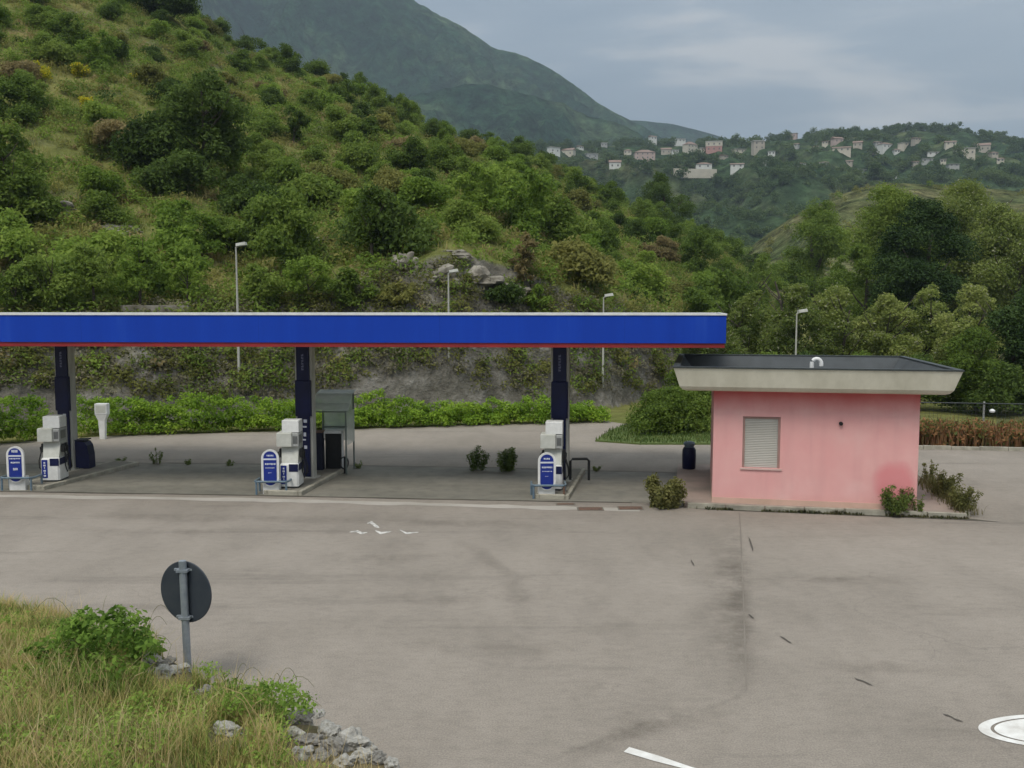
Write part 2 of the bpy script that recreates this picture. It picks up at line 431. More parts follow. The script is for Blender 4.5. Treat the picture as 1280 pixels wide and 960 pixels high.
# drain slot along the front edge of the pad, dirt joint along the back
def ribbon(name, pts, wd, z, m, seed=1, taper=False):
    r_ = random.Random(seed); L, Rr = [], []
    pts = [Vector(p[:2]) for p in pts]
    for i, p in enumerate(pts):
        d = (pts[min(i+1, len(pts)-1)] - pts[max(i-1, 0)]).normalized(); n_ = Vector((-d.y, d.x))
        k = wd * .5 * r_.uniform(.65, 1.3)
        if taper and i in (0, len(pts)-1): k *= .15
        L.append(p + n_ * k); Rr.append(p - n_ * k)
    vs = [(p.x, p.y, z) for p in L] + [(p.x, p.y, z) for p in Rr]; n_ = len(pts)
    return tag(MB().add(vs, [(i, i+1, n_+i+1, n_+i) for i in range(n_-1)]).build(name, m), kind='structure')
M['slot'] = mat('slot', (.055, .05, .04), .9, (.10, .09, .07), 1.5)
M['joint'] = mat('joint', (.13, .12, .095), .95, (.20, .18, .15), 1.0)
M['seam'] = mat('seam', (.165, .146, .122), .95, (.22, .196, .166), .7)
M['oldpatch'] = mat('oldpatch', (.262, .228, .183), .95, (.31, .272, .22), .7, bmp=.4, bscale=40)
M['palejoint'] = mat('palejoint', (.40, .37, .33), .95, (.32, .30, .26), .8)
M['tar'] = mat('tar', (.075, .065, .055), .9, (.11, .10, .085), 2)
def poly_px(pts, n=6, amp=.03, seed=1):
    out = []
    for i in range(len(pts) - 1): out += zig(G(*pts[i]), G(*pts[i+1]), n, amp, seed + i)[:-1]
    return out + [G(*pts[-1]).xy]
ribbon('drain_channel', poly_px([(-260, 608.5), (0, 614.5), (320, 619.5), (560, 624.5), (790, 628.5)], 8, .015), .11, .008, M['slot'])
ribbon('pad_joint', poly_px([(-200, 586), (120, 578.5), (300, 580), (620, 585), (866, 592)], 10, .05), .16, .008, M['joint'], 4)
ribbon('apron_strip', poly_px([(-260, 613), (0, 620), (320, 625), (560, 631), (800, 638)], 10, .05), .42, .004, M['palejoint'], 9)
# the sealed seam running down the asphalt and curving off towards the road
def soft_ribbon(name, pts, wd, z, m, seed, k_=1.0):
    r_ = random.Random(seed); rows = []; pts = [Vector(p[:2]) for p in pts]; n_ = len(pts); fd = []
    for i, p in enumerate(pts):
        d = (pts[min(i+1, n_-1)] - pts[max(i-1, 0)]).normalized(); q = Vector((-d.y, d.x)); e_ = min(1, i / 5, (n_ - 1 - i) / 5)
        k1, k2 = wd * .5 * r_.uniform(.7, 1.3), wd * .5 * r_.uniform(.7, 1.3)
        for t_, f_ in ((1, 0), (.4, .8), (0, 1), (-.4, .8), (-1, 0)):
            o_ = p + q * (t_ * (k1 if t_ > 0 else k2)); rows.append((o_.x, o_.y, z)); fd.append(f_ * e_ * k_)
    mb = MB().add(rows, [(i*5+j, i*5+j+1, i*5+6+j, i*5+5+j) for i in range(n_-1) for j in range(4)])
    o = mb.build(name, m); a_ = o.data.attributes.new('fade', 'FLOAT', 'POINT'); a_.data.foreach_set('value', fd)
    return tag(o, kind='structure')
m = bpy.data.materials.new('stain'); nt, b = nodes(m)     # worn-in dirt: patchy, lets the asphalt show through
b.inputs['Base Color'].default_value = (.135, .118, .095, 1); b.inputs['Roughness'].default_value = .9; b.inputs['Specular IOR Level'].default_value = .1
n1 = noise_tex(nt, 1.1, 6, .7); r1 = ramp(nt, n1.outputs['Fac'], [(.36, 0.0), (.72, .26)])
at_ = nt.nodes.new('ShaderNodeAttribute'); at_.attribute_name = 'fade'; mu_ = N(nt, 'ShaderNodeMath', operation='MULTIPLY')
nt.links.new(r1.outputs['Color'], mu_.inputs[0]); nt.links.new(at_.outputs['Fac'], mu_.inputs[1]); nt.links.new(mu_.outputs[0], b.inputs['Alpha'])
M['stain'] = m
for k, (pts_, wd_) in enumerate((([(919, 652), (925, 740), (929, 850), (915, 872)], .30), ([(912, 652), (916, 740), (918, 860)], .55), ([(900, 656), (902, 760), (890, 872)], .9),
        ([(915, 878), (860, 895), (780, 918), (690, 958)], .30), ([(880, 880), (800, 902), (700, 940)], .7), ([(940, 722), (1010, 725), (1090, 722)], .28), ([(960, 718), (1060, 727), (1180, 724)], .5), ([(945, 700), (1000, 699)], .22),
        ([(60, 662), (200, 666), (320, 662)], .5), ([(380, 690), (480, 700), (560, 694)], .6), ([(20, 640), (260, 648), (520, 652), (760, 660)], .7), ([(420, 740), (560, 752), (700, 745)], .5), ([(560, 668), (640, 720), (660, 800)], .4), ([(1010, 830), (1100, 836), (1230, 842)], .4), ([(1120, 600), (1190, 606), (1240, 600)], 1.2), ([(700, 860), (770, 852)], .5), ([(470, 800), (620, 815), (760, 806)], .5))):
    soft_ribbon('asphalt_stain', poly_px(pts_, 7, .06, 60 + k), wd_ * 1.5, .004, m, 30 + k).location.z = .00025 * k
m = m.copy(); m.name = 'seamdirt'; nt = m.node_tree
for n_ in nt.nodes:
    if n_.type == 'VALTORGB': n_.color_ramp.elements[0].position = .40; n_.color_ramp.elements[1].position = .75; n_.color_ramp.elements[1].color = (.20, .20, .20, 1)
ribbon('asphalt_seam', [G(924 + 9 * t, 640 + 224 * t ** 1.3) for t in np.linspace(0, 1, 40)], .026, .0085, M['seam'], 5, True)
soft_ribbon('asphalt_seam', poly_px([(932, 862), (922, 873), (880, 887), (800, 908), (700, 946), (660, 965)], 6, .02, 6), .12, .0095, m, 6, .9)
for k, (a, b_) in enumerate((((975, 796), (990, 805)), ((1068, 848), (1092, 858)), ((1178, 893), (1204, 903)), ((936, 768), (942, 774)), ((864, 700), (868, 708)), ((936, 672), (941, 690)))):
    ribbon('tar_mark', zig(G(*a), G(*b_), 5, .012, k), .034, .012, M['tar'], k, True)
M['paint'] = mat('paint', (.74, .74, .71), .7, (.52, .50, .46), 3.0)
ribbon('road_line', [G(783, 937.5), G(820, 948.5), G(862, 961), G(960, 990)], .115, .008, M['paint'], 2)
def ell(c, a, b_, n=64): return [(c.x + a * math.cos(2*math.pi*i/n), c.y + b_ * math.sin(2*math.pi*i/n)) for i in range(n)]
oc = G(1340, 915)
mb = MB()
for (a0, b0, a1, b1) in ((1.15, .50, 1.0, .415), (.955, .392, .0, .0)):
    e0 = ell(oc, a0, b0); e1 = ell(oc, a1, b1)
    if a1: mb.add([(x, y, .008) for x, y in e0 + e1], [(i, (i+1)%64, 64+(i+1)%64, 64+i) for i in range(64)])
    else: mb.add([(x, y, .008) for x, y in e0], [tuple(range(64))])
tag(mb.build('road_marking', M['paint']), kind='structure')
mb = MB()       # what is left of an old painted symbol
for pts, wd in ((((437, 665.5), (446, 664.3), (452, 667), (459, 666)), .10), (((459, 654.5), (464, 653.2), (470, 658), (474, 660)), .13), (((469, 663.5), (476, 666.8), (489, 664.8)), .12), (((500, 662.8), (508, 667), (523, 665.6)), .08)):
    q = [G(*p) for p in pts]; n_ = len(q)
    vs = [(p.x, p.y + wd * (.9 if 0 < i < n_-1 else .25), .008) for i, p in enumerate(q)] + [(p.x, p.y - wd * (.9 if 0 < i < n_-1 else .25), .008) for i, p in enumerate(q)]
    mb.add(vs, [(i, i+1, n_+i+1, n_+i) for i in range(n_-1)])
m = M['paint'].copy(); m.name = 'wornpaint'; nt = m.node_tree; b = nt.nodes['Principled BSDF']
n1 = noise_tex(nt, 9, 5, .7); r1 = ramp(nt, n1.outputs['Fac'], [(.34, .25), (.52, 1.0)]); nt.links.new(r1.outputs['Color'], b.inputs['Alpha'])
tag(mb.build('road_marking', m), kind='structure')

# drain covers
for (px, py, w_, d_, lab) in ((738, 636.5, .62, .34, 'rusty drain cover in the paving, the wider one before the third pump island'), (788, 635.5, .60, .34, 'rusty drain cover beside the brown bush'), (707, 630.5, .45, .16, 'narrow dark drain cover just behind the wide rusty cover'), (655, 0, 0, 0, None)):
    if not lab: continue
    c = G(px, py); t = tag(empty('drain_cover', (c.x, c.y, 0)), lab, 'drain cover')
    fr = MB(); fr.box(-w_/2-.04, w_/2+.04, -d_/2-.04, d_/2+.04, .002, .012); fr.build('frame', M['joint'], t)
    gr = MB(); gr.box(-w_/2, w_/2, -d_/2, d_/2, .0125, .018)
    for i in range(6): gr.box(-w_/2+.03+i*w_/6.2, -w_/2+.05+i*w_/6.2, -d_/2+.03, d_/2-.03, .0185, .024)
    gr.build('grate', M['rust'], t)

# ------------------------------------------------------------------ hills
PXR = [-700, -340, 0, 120, 255, 300, 420, 500, 560, 650, 700, 770, 830, 900, 940, 1000, 1060, 1200, 1900]
PYR = [-560, -340, -130, -70, 10, 52, 98, 134, 163, 196, 222, 252, 276, 306, 338, 366, 380, 385, 386]
YR = [200, 190, 180, 175, 168, 166, 165, 165, 165, 165, 162, 158, 155, 150, 145, 140, 140, 140, 140]
BXS = [-700, -340, 0, 130, 400, 560, 760, 860, 950, 1100, 1900]
BYS = [36, 37, 38, 39.5, 42.5, 44.5, 48, 56, 75, 95, 110]
CUTX = [-700, -340, 0, 130, 400, 500, 560, 640, 700, 760, 860, 950, 1100, 1900]
CUT = [3.5, 3.5, 4.9, 5.1, 6.0, 7.6, 8.3, 7.8, 6.4, 5.6, 4.0, 1.0, .3, .2]
def px_of(X, Y): return 640 + F * X / Y * 1.0034
def hill(X, Y):
    p = px_of(X, max(Y, 5))
    yb = interp(p, BXS, BYS); yr = interp(p, PXR, YR); cut = interp(p, CUTX, CUT)
    if Y <= yb: return -.02
    zr = at(p, interp(p, PXR, PYR), yr).z - 1.4
    zr = max(zr, cut * .3)
    nz = mnoise.fractal(Vector((X * .045, Y * .045, 3.1)), 1.0, 2.1, 4)
    n2 = mnoise.fractal(Vector((X * .3, Y * .3, 9.1)), .9, 2.1, 3)
    d = Y - yb - 1.2 * mnoise.noise(Vector((X * .12, 7.7, 2.0)))
    d = max(d, 0)
    wcut = 2.6 + .26 * cut
    if d < wcut:
        t = d / wcut
        return cut * (t ** .75) + n2 * .55 * min(1, t * 3)
    t = (d - wcut) / (yr - yb - wcut)
    if t <= 1:
        shelf = interp(p, [-700, 300, 420, 900], [.03, .03, .0, .0])
        tt = max(0, (t - shelf) / (1 - shelf))
        z = cut + (zr - cut) * (tt * 1.12 - .12 * tt * tt)
    else:
        z = zr - (t - 1) * (yr - yb) * .35 - .0
    amp = min(1, t * 4) * min(1, abs(1.0 - t) * 3 + .25) * min(1.0, zr / 20)
    return max(-.6, z + nz * 2.6 * amp + n2 * .35)
us = np.linspace((-760 - 640) / F, (1250 - 640) / F, 300)
tt = np.concatenate([np.linspace(34, 60, 75), np.linspace(60.6, 175, 120), np.linspace(178, 260, 20)])
P = np.zeros((len(us), len(tt), 3))
for i, u in enumerate(us):
    for j, Y in enumerate(tt):
        P[i, j] = (u * Y, Y, hill(u * Y, Y))
m = bpy.data.materials.new('hillsoil'); nt, b = nodes(m)
n1 = noise_tex(nt, .11, 6, .65, dist=.4); n2 = noise_tex(nt, .9, 6, .7); n3 = noise_tex(nt, .07, 4, .6)
c1 = ramp(nt, n1.outputs['Fac'], [(.28, (.095, .125, .034)), (.46, (.155, .17, .05)), (.62, (.215, .205, .07)), (.75, (.27, .23, .11))])
c2 = ramp(nt, n2.outputs['Fac'], [(.25, .55), (.5, .95), (.75, 1.25)])
veg = mixc(nt, 1, c1.outputs['Color'], c2.outputs['Color'], 'MULTIPLY')
rock = ramp(nt, n2.outputs['Fac'], [(.3, (.075, .07, .057)), (.5, (.145, .137, .115)), (.70, (.29, .278, .25))])
geo = nt.nodes.new('ShaderNodeNewGeometry'); sp = nt.nodes.new('ShaderNodeSeparateXYZ'); nt.links.new(geo.outputs['Normal'], sp.inputs[0])
ad = N(nt, 'ShaderNodeMath', operation='MULTIPLY_ADD'); ad.inputs[1].default_value = .30; nt.links.new(n1.outputs['Fac'], ad.inputs[0]); nt.links.new(sp.outputs['Z'], ad.inputs[2])
st = ramp(nt, ad.outputs[0], [(.80, 1.0), (.95, 0.0)])
nt.links.new(mixc(nt, st.outputs['Color'], veg, rock.outputs['Color']), b.inputs['Base Color'])
b.inputs['Roughness'].default_value = 1; b.inputs['Specular IOR Level'].default_value = .1
bump(nt, b, n2.outputs['Fac'], 1.0, .5)
tag(grid_object('hillside', P, m), kind='structure')

def hit(fn, px, py, y0, y1, step=.5):
    d = ray(px, py); Y = y0
    while Y < y1:
        k = Y / d[1]
        if H + d[2] * k <= fn(d[0] * k, Y): return Vector((d[0] * k, Y, fn(d[0] * k, Y)))
        Y += step
    return None

# far relief: each a ridge with its own distance and depth
def relief(name, pxs, pys, Yr_, Yf, zf, Yb_, m, amp, ns, nu=240, nv=60, curve=1.0, seed=0.0):
    def fn(X, Y):
        p = px_of(X, Y); py = interp(p, pxs, pys)
        zr = at(p, py, Yr_).z
        if Y <= Yr_: 
            t = max(0, (Y - Yf) / (Yr_ - Yf)); z = zf + (zr - zf) * t ** curve
        else:
            t = 1 - (Y - Yr_) / (Yb_ - Yr_) * .8; z = zf + (zr - zf) * t
        k = min(1, abs(Y - Yr_) / (Yr_ - Yf) * 3 + .12)
        rid = 1 - abs(mnoise.fractal(Vector((X * ns, Y * ns * .5, seed)), .9, 2.2, 5)) * 2
        return z + amp * k * (rid - .5) * min(1, max(0, (Y - Yf) / (Yr_ - Yf)) * 4)
    a = np.linspace((pxs[0] - 640) / F, (pxs[-1] - 640) / F, nu); yy = np.concatenate([np.linspace(Yf, Yr_, nv), np.linspace(Yr_ + (Yb_ - Yr_) * .1, Yb_, 10)])
    P = np.zeros((nu, len(yy), 3))
    for i, u in enumerate(a):
        for j, Y in enumerate(yy): P[i, j] = (u * Y, Y, fn(u * Y, Y))
    tag(grid_object(name, P, m), kind='structure')
    return fn
def relief_mat(name, stops, s1, s2, bmpd):
    m = bpy.data.materials.new(name); nt, b = nodes(m)
    n1 = noise_tex(nt, s1, 7, .66, dist=.3); n2 = noise_tex(nt, s2, 6, .72)
    c1 = ramp(nt, n1.outputs['Fac'], stops); c2 = ramp(nt, n2.outputs['Fac'], [(.34, .25), (.5, .95), (.66, 1.9)])
    nt.links.new(mixc(nt, 1, c1.outputs['Color'], c2.outputs['Color'], 'MULTIPLY'), b.inputs['Base Color'])
    b.inputs['Roughness'].default_value = 1; b.inputs['Specular IOR Level'].default_value = 0
    bump(nt, b, n2.outputs['Fac'], 1.0, bmpd)
    return m
mm = relief_mat('mountainscrub', [(.32, (.010, .034, .023)), (.5, (.026, .062, .032)), (.68, (.078, .118, .055))], .006, .045, 22)
relief('mountain', [-500, 0, 150, 250, 400, 520, 600, 650, 690, 760, 800, 840, 890, 960, 1100], [-330, -260, -215, -170, -85, 0, 50, 72, 92, 142, 163, 190, 222, 262, 330], 2100, 1500, 40, 2900, mm, 150, .0030, 320, 110, .9)
relief('spur_hill', [330, 480, 530, 560, 610, 660, 720, 780, 830, 900, 1000], [170, 140, 116, 109, 106, 114, 138, 160, 183, 225, 290], 1500, 1100, 30, 1800, mm, 60, .006, 200, 60, 1.0, 5.0)
relief('far_mountain', [400, 700, 760, 800, 840, 880, 905, 940, 1000, 1200], [190, 152, 148, 149, 154, 165, 173, 186, 205, 260], 2700, 2250, 60, 3200, mm, 40, .002, 120, 20, 1.0, 8.0)
vm = relief_mat('villagehill', [(.32, (.025, .05, .024)), (.5, (.045, .072, .032)), (.68, (.10, .11, .05))], .012, .07, 6)
vill = relief('village_hill', [480, 600, 680, 760, 850, 900, 950, 1000, 1050, 1100, 1140, 1190, 1225, 1260, 1290, 1400, 1600], [215, 200, 188, 184, 184, 183, 178, 174, 172, 168, 164, 164, 172, 182, 190, 215, 250], 1000, 420, 10, 1300, vm, 26, .008, 240, 90, .85, 2.0)
gm = relief_mat('meadow', [(.32, (.05, .072, .028)), (.5, (.09, .10, .042)), (.68, (.17, .16, .08))], .03, .2, 2)
mead = relief('meadow_hill', [800, 900, 950, 1000, 1050, 1100, 1200, 1280, 1400, 1700], [352, 338, 298, 264, 242, 228, 231, 240, 252, 300], 330, 190, 0, 420, gm, 5, .02, 120, 40, .9, 4.0)

def blades(rg, pts, hts, wd, lean=.5, bend=.6):
    """curved grass blades, two quads each -> quads with shared look; returns (4n*2,3)"""
    n = len(pts); pts = np.asarray(pts); h = np.asarray(hts)[:, None]
    a = rg.random(n) * 6.283; dv = np.stack([np.cos(a), np.sin(a), np.zeros(n)], 1); sv = np.stack([-np.sin(a), np.cos(a), np.zeros(n)], 1)
    w_ = (wd * (.6 + .8 * rg.random(n)))[:, None] if np.isscalar(wd) else np.asarray(wd)[:, None]
    l1 = (lean * rg.random(n))[:, None]; l2 = l1 + (bend * rg.random(n))[:, None]
    up = np.array([0, 0, 1.0])
    p1 = pts + h * .55 * (up + dv * l1 * .8); p2 = p1 + h * .45 * (up * .8 + dv * l2 * 1.2)
    q1 = np.stack([pts - sv * w_, pts + sv * w_, p1 + sv * w_ * .8, p1 - sv * w_ * .8], 1)
    q2 = np.stack([p1 - sv * w_ * .8, p1 + sv * w_ * .8, p2 + sv * w_ * .12, p2 - sv * w_ * .12], 1)
    return np.concatenate([q1, q2], 1).reshape(-1, 3)
def grassmat(name, stops, nscale):
    m = bpy.data.materials.new(name); nt, b = nodes(m)
    n = noise_tex(nt, nscale, 4, .6); gi = nt.nodes.new('ShaderNodeNewGeometry')
    a = N(nt, 'ShaderNodeMath', operation='MULTIPLY_ADD'); a.inputs[1].default_value = .34
    nt.links.new(gi.outputs['Random Per Island'], a.inputs[0]); nt.links.new(n.outputs['Fac'], a.inputs[2])
    r = ramp(nt, a.outputs[0], stops); nt.links.new(r.outputs['Color'], b.inputs['Base Color'])
    b.inputs['Roughness'].default_value = .7; b.inputs['Specular IOR Level'].default_value = .2
    tr = nt.nodes.new('ShaderNodeBsdfTranslucent'); nt.links.new(r.outputs['Color'], tr.inputs['Color'])
    mx = nt.nodes.new('ShaderNodeMixShader'); mx.inputs[0].default_value = .3
    nt.links.new(b.outputs[0], mx.inputs[1]); nt.links.new(tr.outputs[0], mx.inputs[2]); nt.links.new(mx.outputs[0], nt.nodes['Material Output'].inputs['Surface'])
    return m
# ------------------------------------------------------------------ hillside vegetation
rng = np.random.default_rng(11)
def scatter_stuff(name, pts, mk_r, per, leaf, m, flat=.8):
    V = leaves(rng, [(p[0], p[1], p[2]) for p in pts], [mk_r() for _ in pts], per, leaf, flat=flat)
    return tag(quads_object(name, V, len(V) // 4, m), kind='stuff')
# low undergrowth all over the slope
def slope_pts(n, t_lo=.0, t_hi=1.03, px_lo=-220, px_hi=960, zoff=.1):
    out = []
    while len(out) < n:
        p = rng.uniform(px_lo, px_hi); yb = interp(p, BXS, BYS); yr = interp(p, PXR, YR)
        t = t_lo + (t_hi - t_lo) * rng.random() ** .8
        if 485 < p < 660 and t < .06 and rng.random() < .4: continue
        t = t; Y = yb + 1 + t * (yr - yb); X = (p - 640) / F * Y
        out.append((X, Y, hill(X, Y) + zoff))
    return out
for mname, n, r0, r1, per, lf in (('mid', 3900, .4, 1.35, 120, .12), ('olive', 4300, .35, 1.15, 130, .115), ('light', 3200, .35, 1.15, 130, .115), ('dry', 2200, .3, .75, 140, .12), ('dark', 350, .5, 1.2, 120, .15)):
    scatter_stuff('undergrowth', slope_pts(n), lambda: rng.uniform(r0, r1), per, lf, L_[mname])
def hill_blades(n, mname, h0, h1, wd):
    base = slope_pts(n, .03); pts = []
    for b_ in base:
        for _ in range(9): pts.append((b_[0] + rng.normal(0, .32), b_[1] + rng.normal(0, .32), b_[2] - .15))
    V = blades(rng, pts, rng.uniform(h0, h1, len(pts)), wd, .35, .6)
    tag(quads_object('grass', V, len(V) // 4, M[mname]), kind='stuff')
# individual shrubs
M['slopegrass'] = grassmat('slopegrass', [(.40, (.115, .16, .034)), (.56, (.20, .235, .055)), (.72, (.30, .285, .09)), (.88, (.38, .32, .14))], .09)
hill_blades(11000, 'slopegrass', .3, .72, .024)
GS = 'shrubs scattered over the hillside'
kinds = []
for k, (mn, Hh, R_, sh, lab) in enumerate((
        ('mid', 3.0, 2.0, 'bush', 'rounded mid green shrub among the scrub of the hillside'),
        ('mid', 3.8, 1.9, 'column', 'rounded mid green shrub among the scrub of the hillside'),
        ('light', 2.4, 1.8, 'bush', 'bright fresh green shrub among the scrub of the hillside'),
        ('light', 3.4, 1.8, 'column', 'bright fresh green shrub among the scrub of the hillside'),
        ('olive', 2.3, 1.9, 'bush', 'olive green shrub among the dry grass of the hillside'),
        ('olive', 1.9, 1.7, 'bush', 'olive green shrub among the dry grass of the hillside'),
        ('dark', 3.4, 2.1, 'round', 'dark green shrub standing out of the hillside scrub'),
        ('dark', 2.7, 1.9, 'bush', 'dark green shrub standing out of the hillside scrub'),
        ('dry', 1.8, 1.6, 'bush', 'brownish half dry shrub on the hillside'))):
    o = make_bush('shrub', 100 + k, Hh, R_, L_[mn], .105, 620, 18, sh)
    tag(o, lab, 'shrub', GS); kinds.append(o)
used = [False] * len(kinds)
pos = []
def place_shrub(k, X, Y, z, s, rz):
    o = kinds[k] if not used[k] else kinds[k].copy()
    if used[k]: COL.objects.link(o)
    used[k] = True
    o.location = (X, Y, z); o.scale = (s, s, s * rnd.uniform(.85, 1.2)); o.rotation_euler[2] = rz
tries = 0; pos = []
while len(pos) < 282 and tries < 20000:
    tries += 1
    p = rng.uniform(-60, 930); yb = interp(p, BXS, BYS); yr = interp(p, PXR, YR)
    t = rng.random() ** .85; Y = yb + 4.6 + t * (yr - yb - 4); X = (p - 640) / F * Y
    if 485 < p < 660 and t < .10 and rng.random() < .55: continue
    if any((X - a) ** 2 + (Y - c) ** 2 < (2.6 + .012 * Y) ** 2 for a, c in pos): continue
    pos.append((X, Y))
    z = hill(X, Y)
    n_ = mnoise.noise(Vector((X * .035, Y * .035, 5)))
    low = t < .14
    wts = [3.4, 2.6, 2.8, 2.4 if n_ > -.1 else 1.4, 2.8, 2.4, .9 if n_ < .15 else .3, .7, .7]
    if low: wts = [4, 5, 4, 5, .8, .4, 1.2, 1, .3]
    k = rng.choice(9, p=np.array(wts) / sum(wts))
    place_shrub(k, X, Y, z - .15, rng.uniform(.7, 1.35) * (1.15 if low else 1.0), rng.random() * 6.28)

LEAF_K = .55
def tree_at(name, seed, px, py_top, py_base, wpx, m, lab, cat='tree', group=None, Y=None, leaf=.2, per=170, bare=.12, n=26, shape='round', ground=None, **kw):
    if Y is None:
        q = hit(hill, px, py_base, 38, 230) or at(px, py_base, 160)
        Y = q.y
    q = Vector(((px - 640) / F * Y, Y, (ground or hill)((px - 640) / F * Y, Y)))
    top = at(px, py_top, Y).z
    Hh = max(1.5, top - q.z); R_ = wpx * .5 / F * Y
    t = make_tree(name, seed, Hh, R_, m, leaf * LEAF_K, per / LEAF_K ** 2 * .85, bare, n, shape, **kw)
    t.location = (q.x, q.y, q.z - .1)
    return tag(t, lab, cat, group)
tree_at('tree', 301, 262, 84, 236, 122, L_['dark'], 'tall dark leafy tree standing alone in the middle of the slope', leaf=.26, per=120, n=34)
tree_at('tree', 302, 466, 228, 330, 62, L_['mid'], 'slim upright fresh green tree above the blue fascia', leaf=.2, shape='column', n=24)
tree_at('tree', 303, 831, 214, 266, 66, L_['dark'], 'round dark tree on the skyline where the slope runs down', leaf=.3, per=90, n=22, bare=.1)
tree_at('tree', 304, 212, -22, 34, 96, L_['dark'], 'broad dark tree on the crest against the grey mountain', leaf=.3, per=90)
tree_at('tree', 305, 274, 26, 52, 50, L_['dark'], 'small dark tree just below the crest', leaf=.3, per=90, n=16)
tree_at('tree', 311, 334, 222, 276, 84, L_['dark'], 'wide dark bush like tree just below the tall lone dark tree', leaf=.24, per=120, n=26, bare=.02)
tree_at('tree', 312, 165, 148, 204, 84, L_['dry'], 'wide brownish bush like tree high on the slope beside the yellow broom', leaf=.24, per=120, n=24, bare=.02)
tree_at('tree', 306, 22, 150, 286, 96, L_['mid'], 'big green tree at the edge of the slope over the rock cut', leaf=.25, per=110, n=32)
tree_at('tree', 307, 655, 286, 366, 44, L_['dry'], 'dark brownish tree beside the bare rocks', leaf=.22, n=20)
tree_at('tree', 308, 372, 130, 180, 40, L_['mid'], 'small green tree halfway up beside the dark tall tree', leaf=.24, n=18)
tree_at('tree', 309, 632, 352, 398, 60, L_['dark'], 'dark bush like tree just above the blue fascia', leaf=.2, n=18)
tree_at('tree', 310, 236, 316, 392, 48, L_['light'], 'bright yellowish green young tree beside the tall lamp', leaf=.18, n=20)
GL = 'green trees along the foot of the slope'
for k, (px, pt, pb, wd) in enumerate(((60, 312, 392, 80), (120, 300, 392, 78), (176, 290, 392, 74), (330, 326, 394, 66), (388, 316, 394, 80), (440, 330, 394, 66), (20, 330, 392, 70), (496, 362, 398, 48), (672, 352, 398, 48))):
    tree_at('tree', 320 + k, px, pt, pb, wd, L_[('mid', 'mid', 'light', 'mid', 'light', 'mid', 'mid', 'olive', 'light')[k]], 'bushy green tree at the foot of the slope above the blue fascia', group=GL, leaf=.18, per=200, n=22, bare=.05)
GK = 'trees along the skyline of the slope'
for k, (px, wd, ht) in enumerate(((320, 40, 30), (352, 36, 26), (400, 46, 30), (430, 34, 26), (470, 40, 26), (505, 36, 28), (590, 40, 26), (612, 34, 34), (648, 56, 48), (676, 44, 40), (705, 44, 38), (735, 40, 30), (760, 34, 26), (880, 40, 36), (912, 44, 40), (940, 44, 44), (970, 50, 44))):
    py = interp(px, PXR, PYR); Y = interp(px, PXR, YR) - 3
    tree_at('tree', 340 + k, px, py - ht * .55, 0, wd, L_[('dark', 'mid', 'mid')[k % 3]], 'leafy green tree on the skyline of the slope', group=GK, Y=Y, leaf=.28, per=90, n=16, bare=.02)
GB = 'yellow flowering broom bushes'
for k, (px, py, wd) in enumerate(((112, 134, 30), (48, 94, 36), (98, 92, 30), (170, 100, 26))):
    q = hit(hill, px, py + 6, 40, 220)
    o = make_bush('broom_bush', 400 + k, wd / F * q.y * .7, wd / F * q.y * .5, L_['yellow'], .1, 620, 12)
    o.location = (q.x, q.y, q.z - .1)
    tag(o, 'broom bush covered in yellow flowers high on the slope', 'bush', GB)

def rock(name, seed, sx, sy, sz, m, sub=3, rough=.35):
    import bmesh
    bm = bmesh.new(); bmesh.ops.create_icosphere(bm, subdivisions=sub, radius=1)
    for v in bm.verts:
        p = v.co.copy()
        k = 1 + rough * mnoise.fractal(p * 1.1 + Vector((seed * 3.7, seed, 0)), 1.1, 2, 3) 
        c = mnoise.cell(p * 1.6 + Vector((seed, 0, 0))) * .18
        v.co = Vector((p.x * sx, p.y * sy, p.z * sz)) * (k + c * rough)
    me = bpy.data.meshes.new(name); bm.to_mesh(me); bm.free(); me.materials.append(m)
    o = bpy.data.objects.new(name, me); COL.objects.link(o); return o
GR = 'pale rock outcrops on the slope'
for k, (px, py, w_, h_) in enumerate(((418, 300, 34, 14), (80, 268, 40, 26), (152, 288, 34, 24), (505, 330, 26, 40), (545, 352, 36, 34), (596, 358, 44, 40), (330, 302, 34, 12), (120, 178, 26, 12), (640, 372, 30, 26), (570, 318, 30, 14))):
    q = hit(hill, px, py, 38, 220); s = q.y / F
    o = rock('rock_outcrop', 20 + k, w_ * s * .60, w_ * s * .4, h_ * s * .42, M['rockpale'], 4, .8)
    o.location = q - Vector((0, 0, h_ * s * .12)); tag(o, 'pale weathered rock outcrop showing through the scrub of the slope', 'rock', GR)
# concrete ledge along the top of the cut
mb = MB(); pts = [hit(hill, px, 389, 36, 80, .1) for px in (-120, -40, 40, 100, 160, 240)]
for a, c in zip(pts[:-1], pts[1:]):
    d = Vector((0, .9, 0))
    mb.add([a + Vector((0, -.5, -.6)), c + Vector((0, -.5, -.6)), c + d + Vector((0, 0, -.6)), a + d + Vector((0, 0, -.6)), a + Vector((0, -.5, .26)), c + Vector((0, -.5, .26)), c + d + Vector((0, 0, .30)), a + d + Vector((0, 0, .30))], [(3,2,1,0),(4,5,6,7),(0,1,5,4),(1,2,6,5),(2,3,7,6),(3,0,4,7)])
tag(mb.build('retaining_ledge', M['rockpale']), 'low pale retaining ledge along the top of the rock cut', 'ledge')
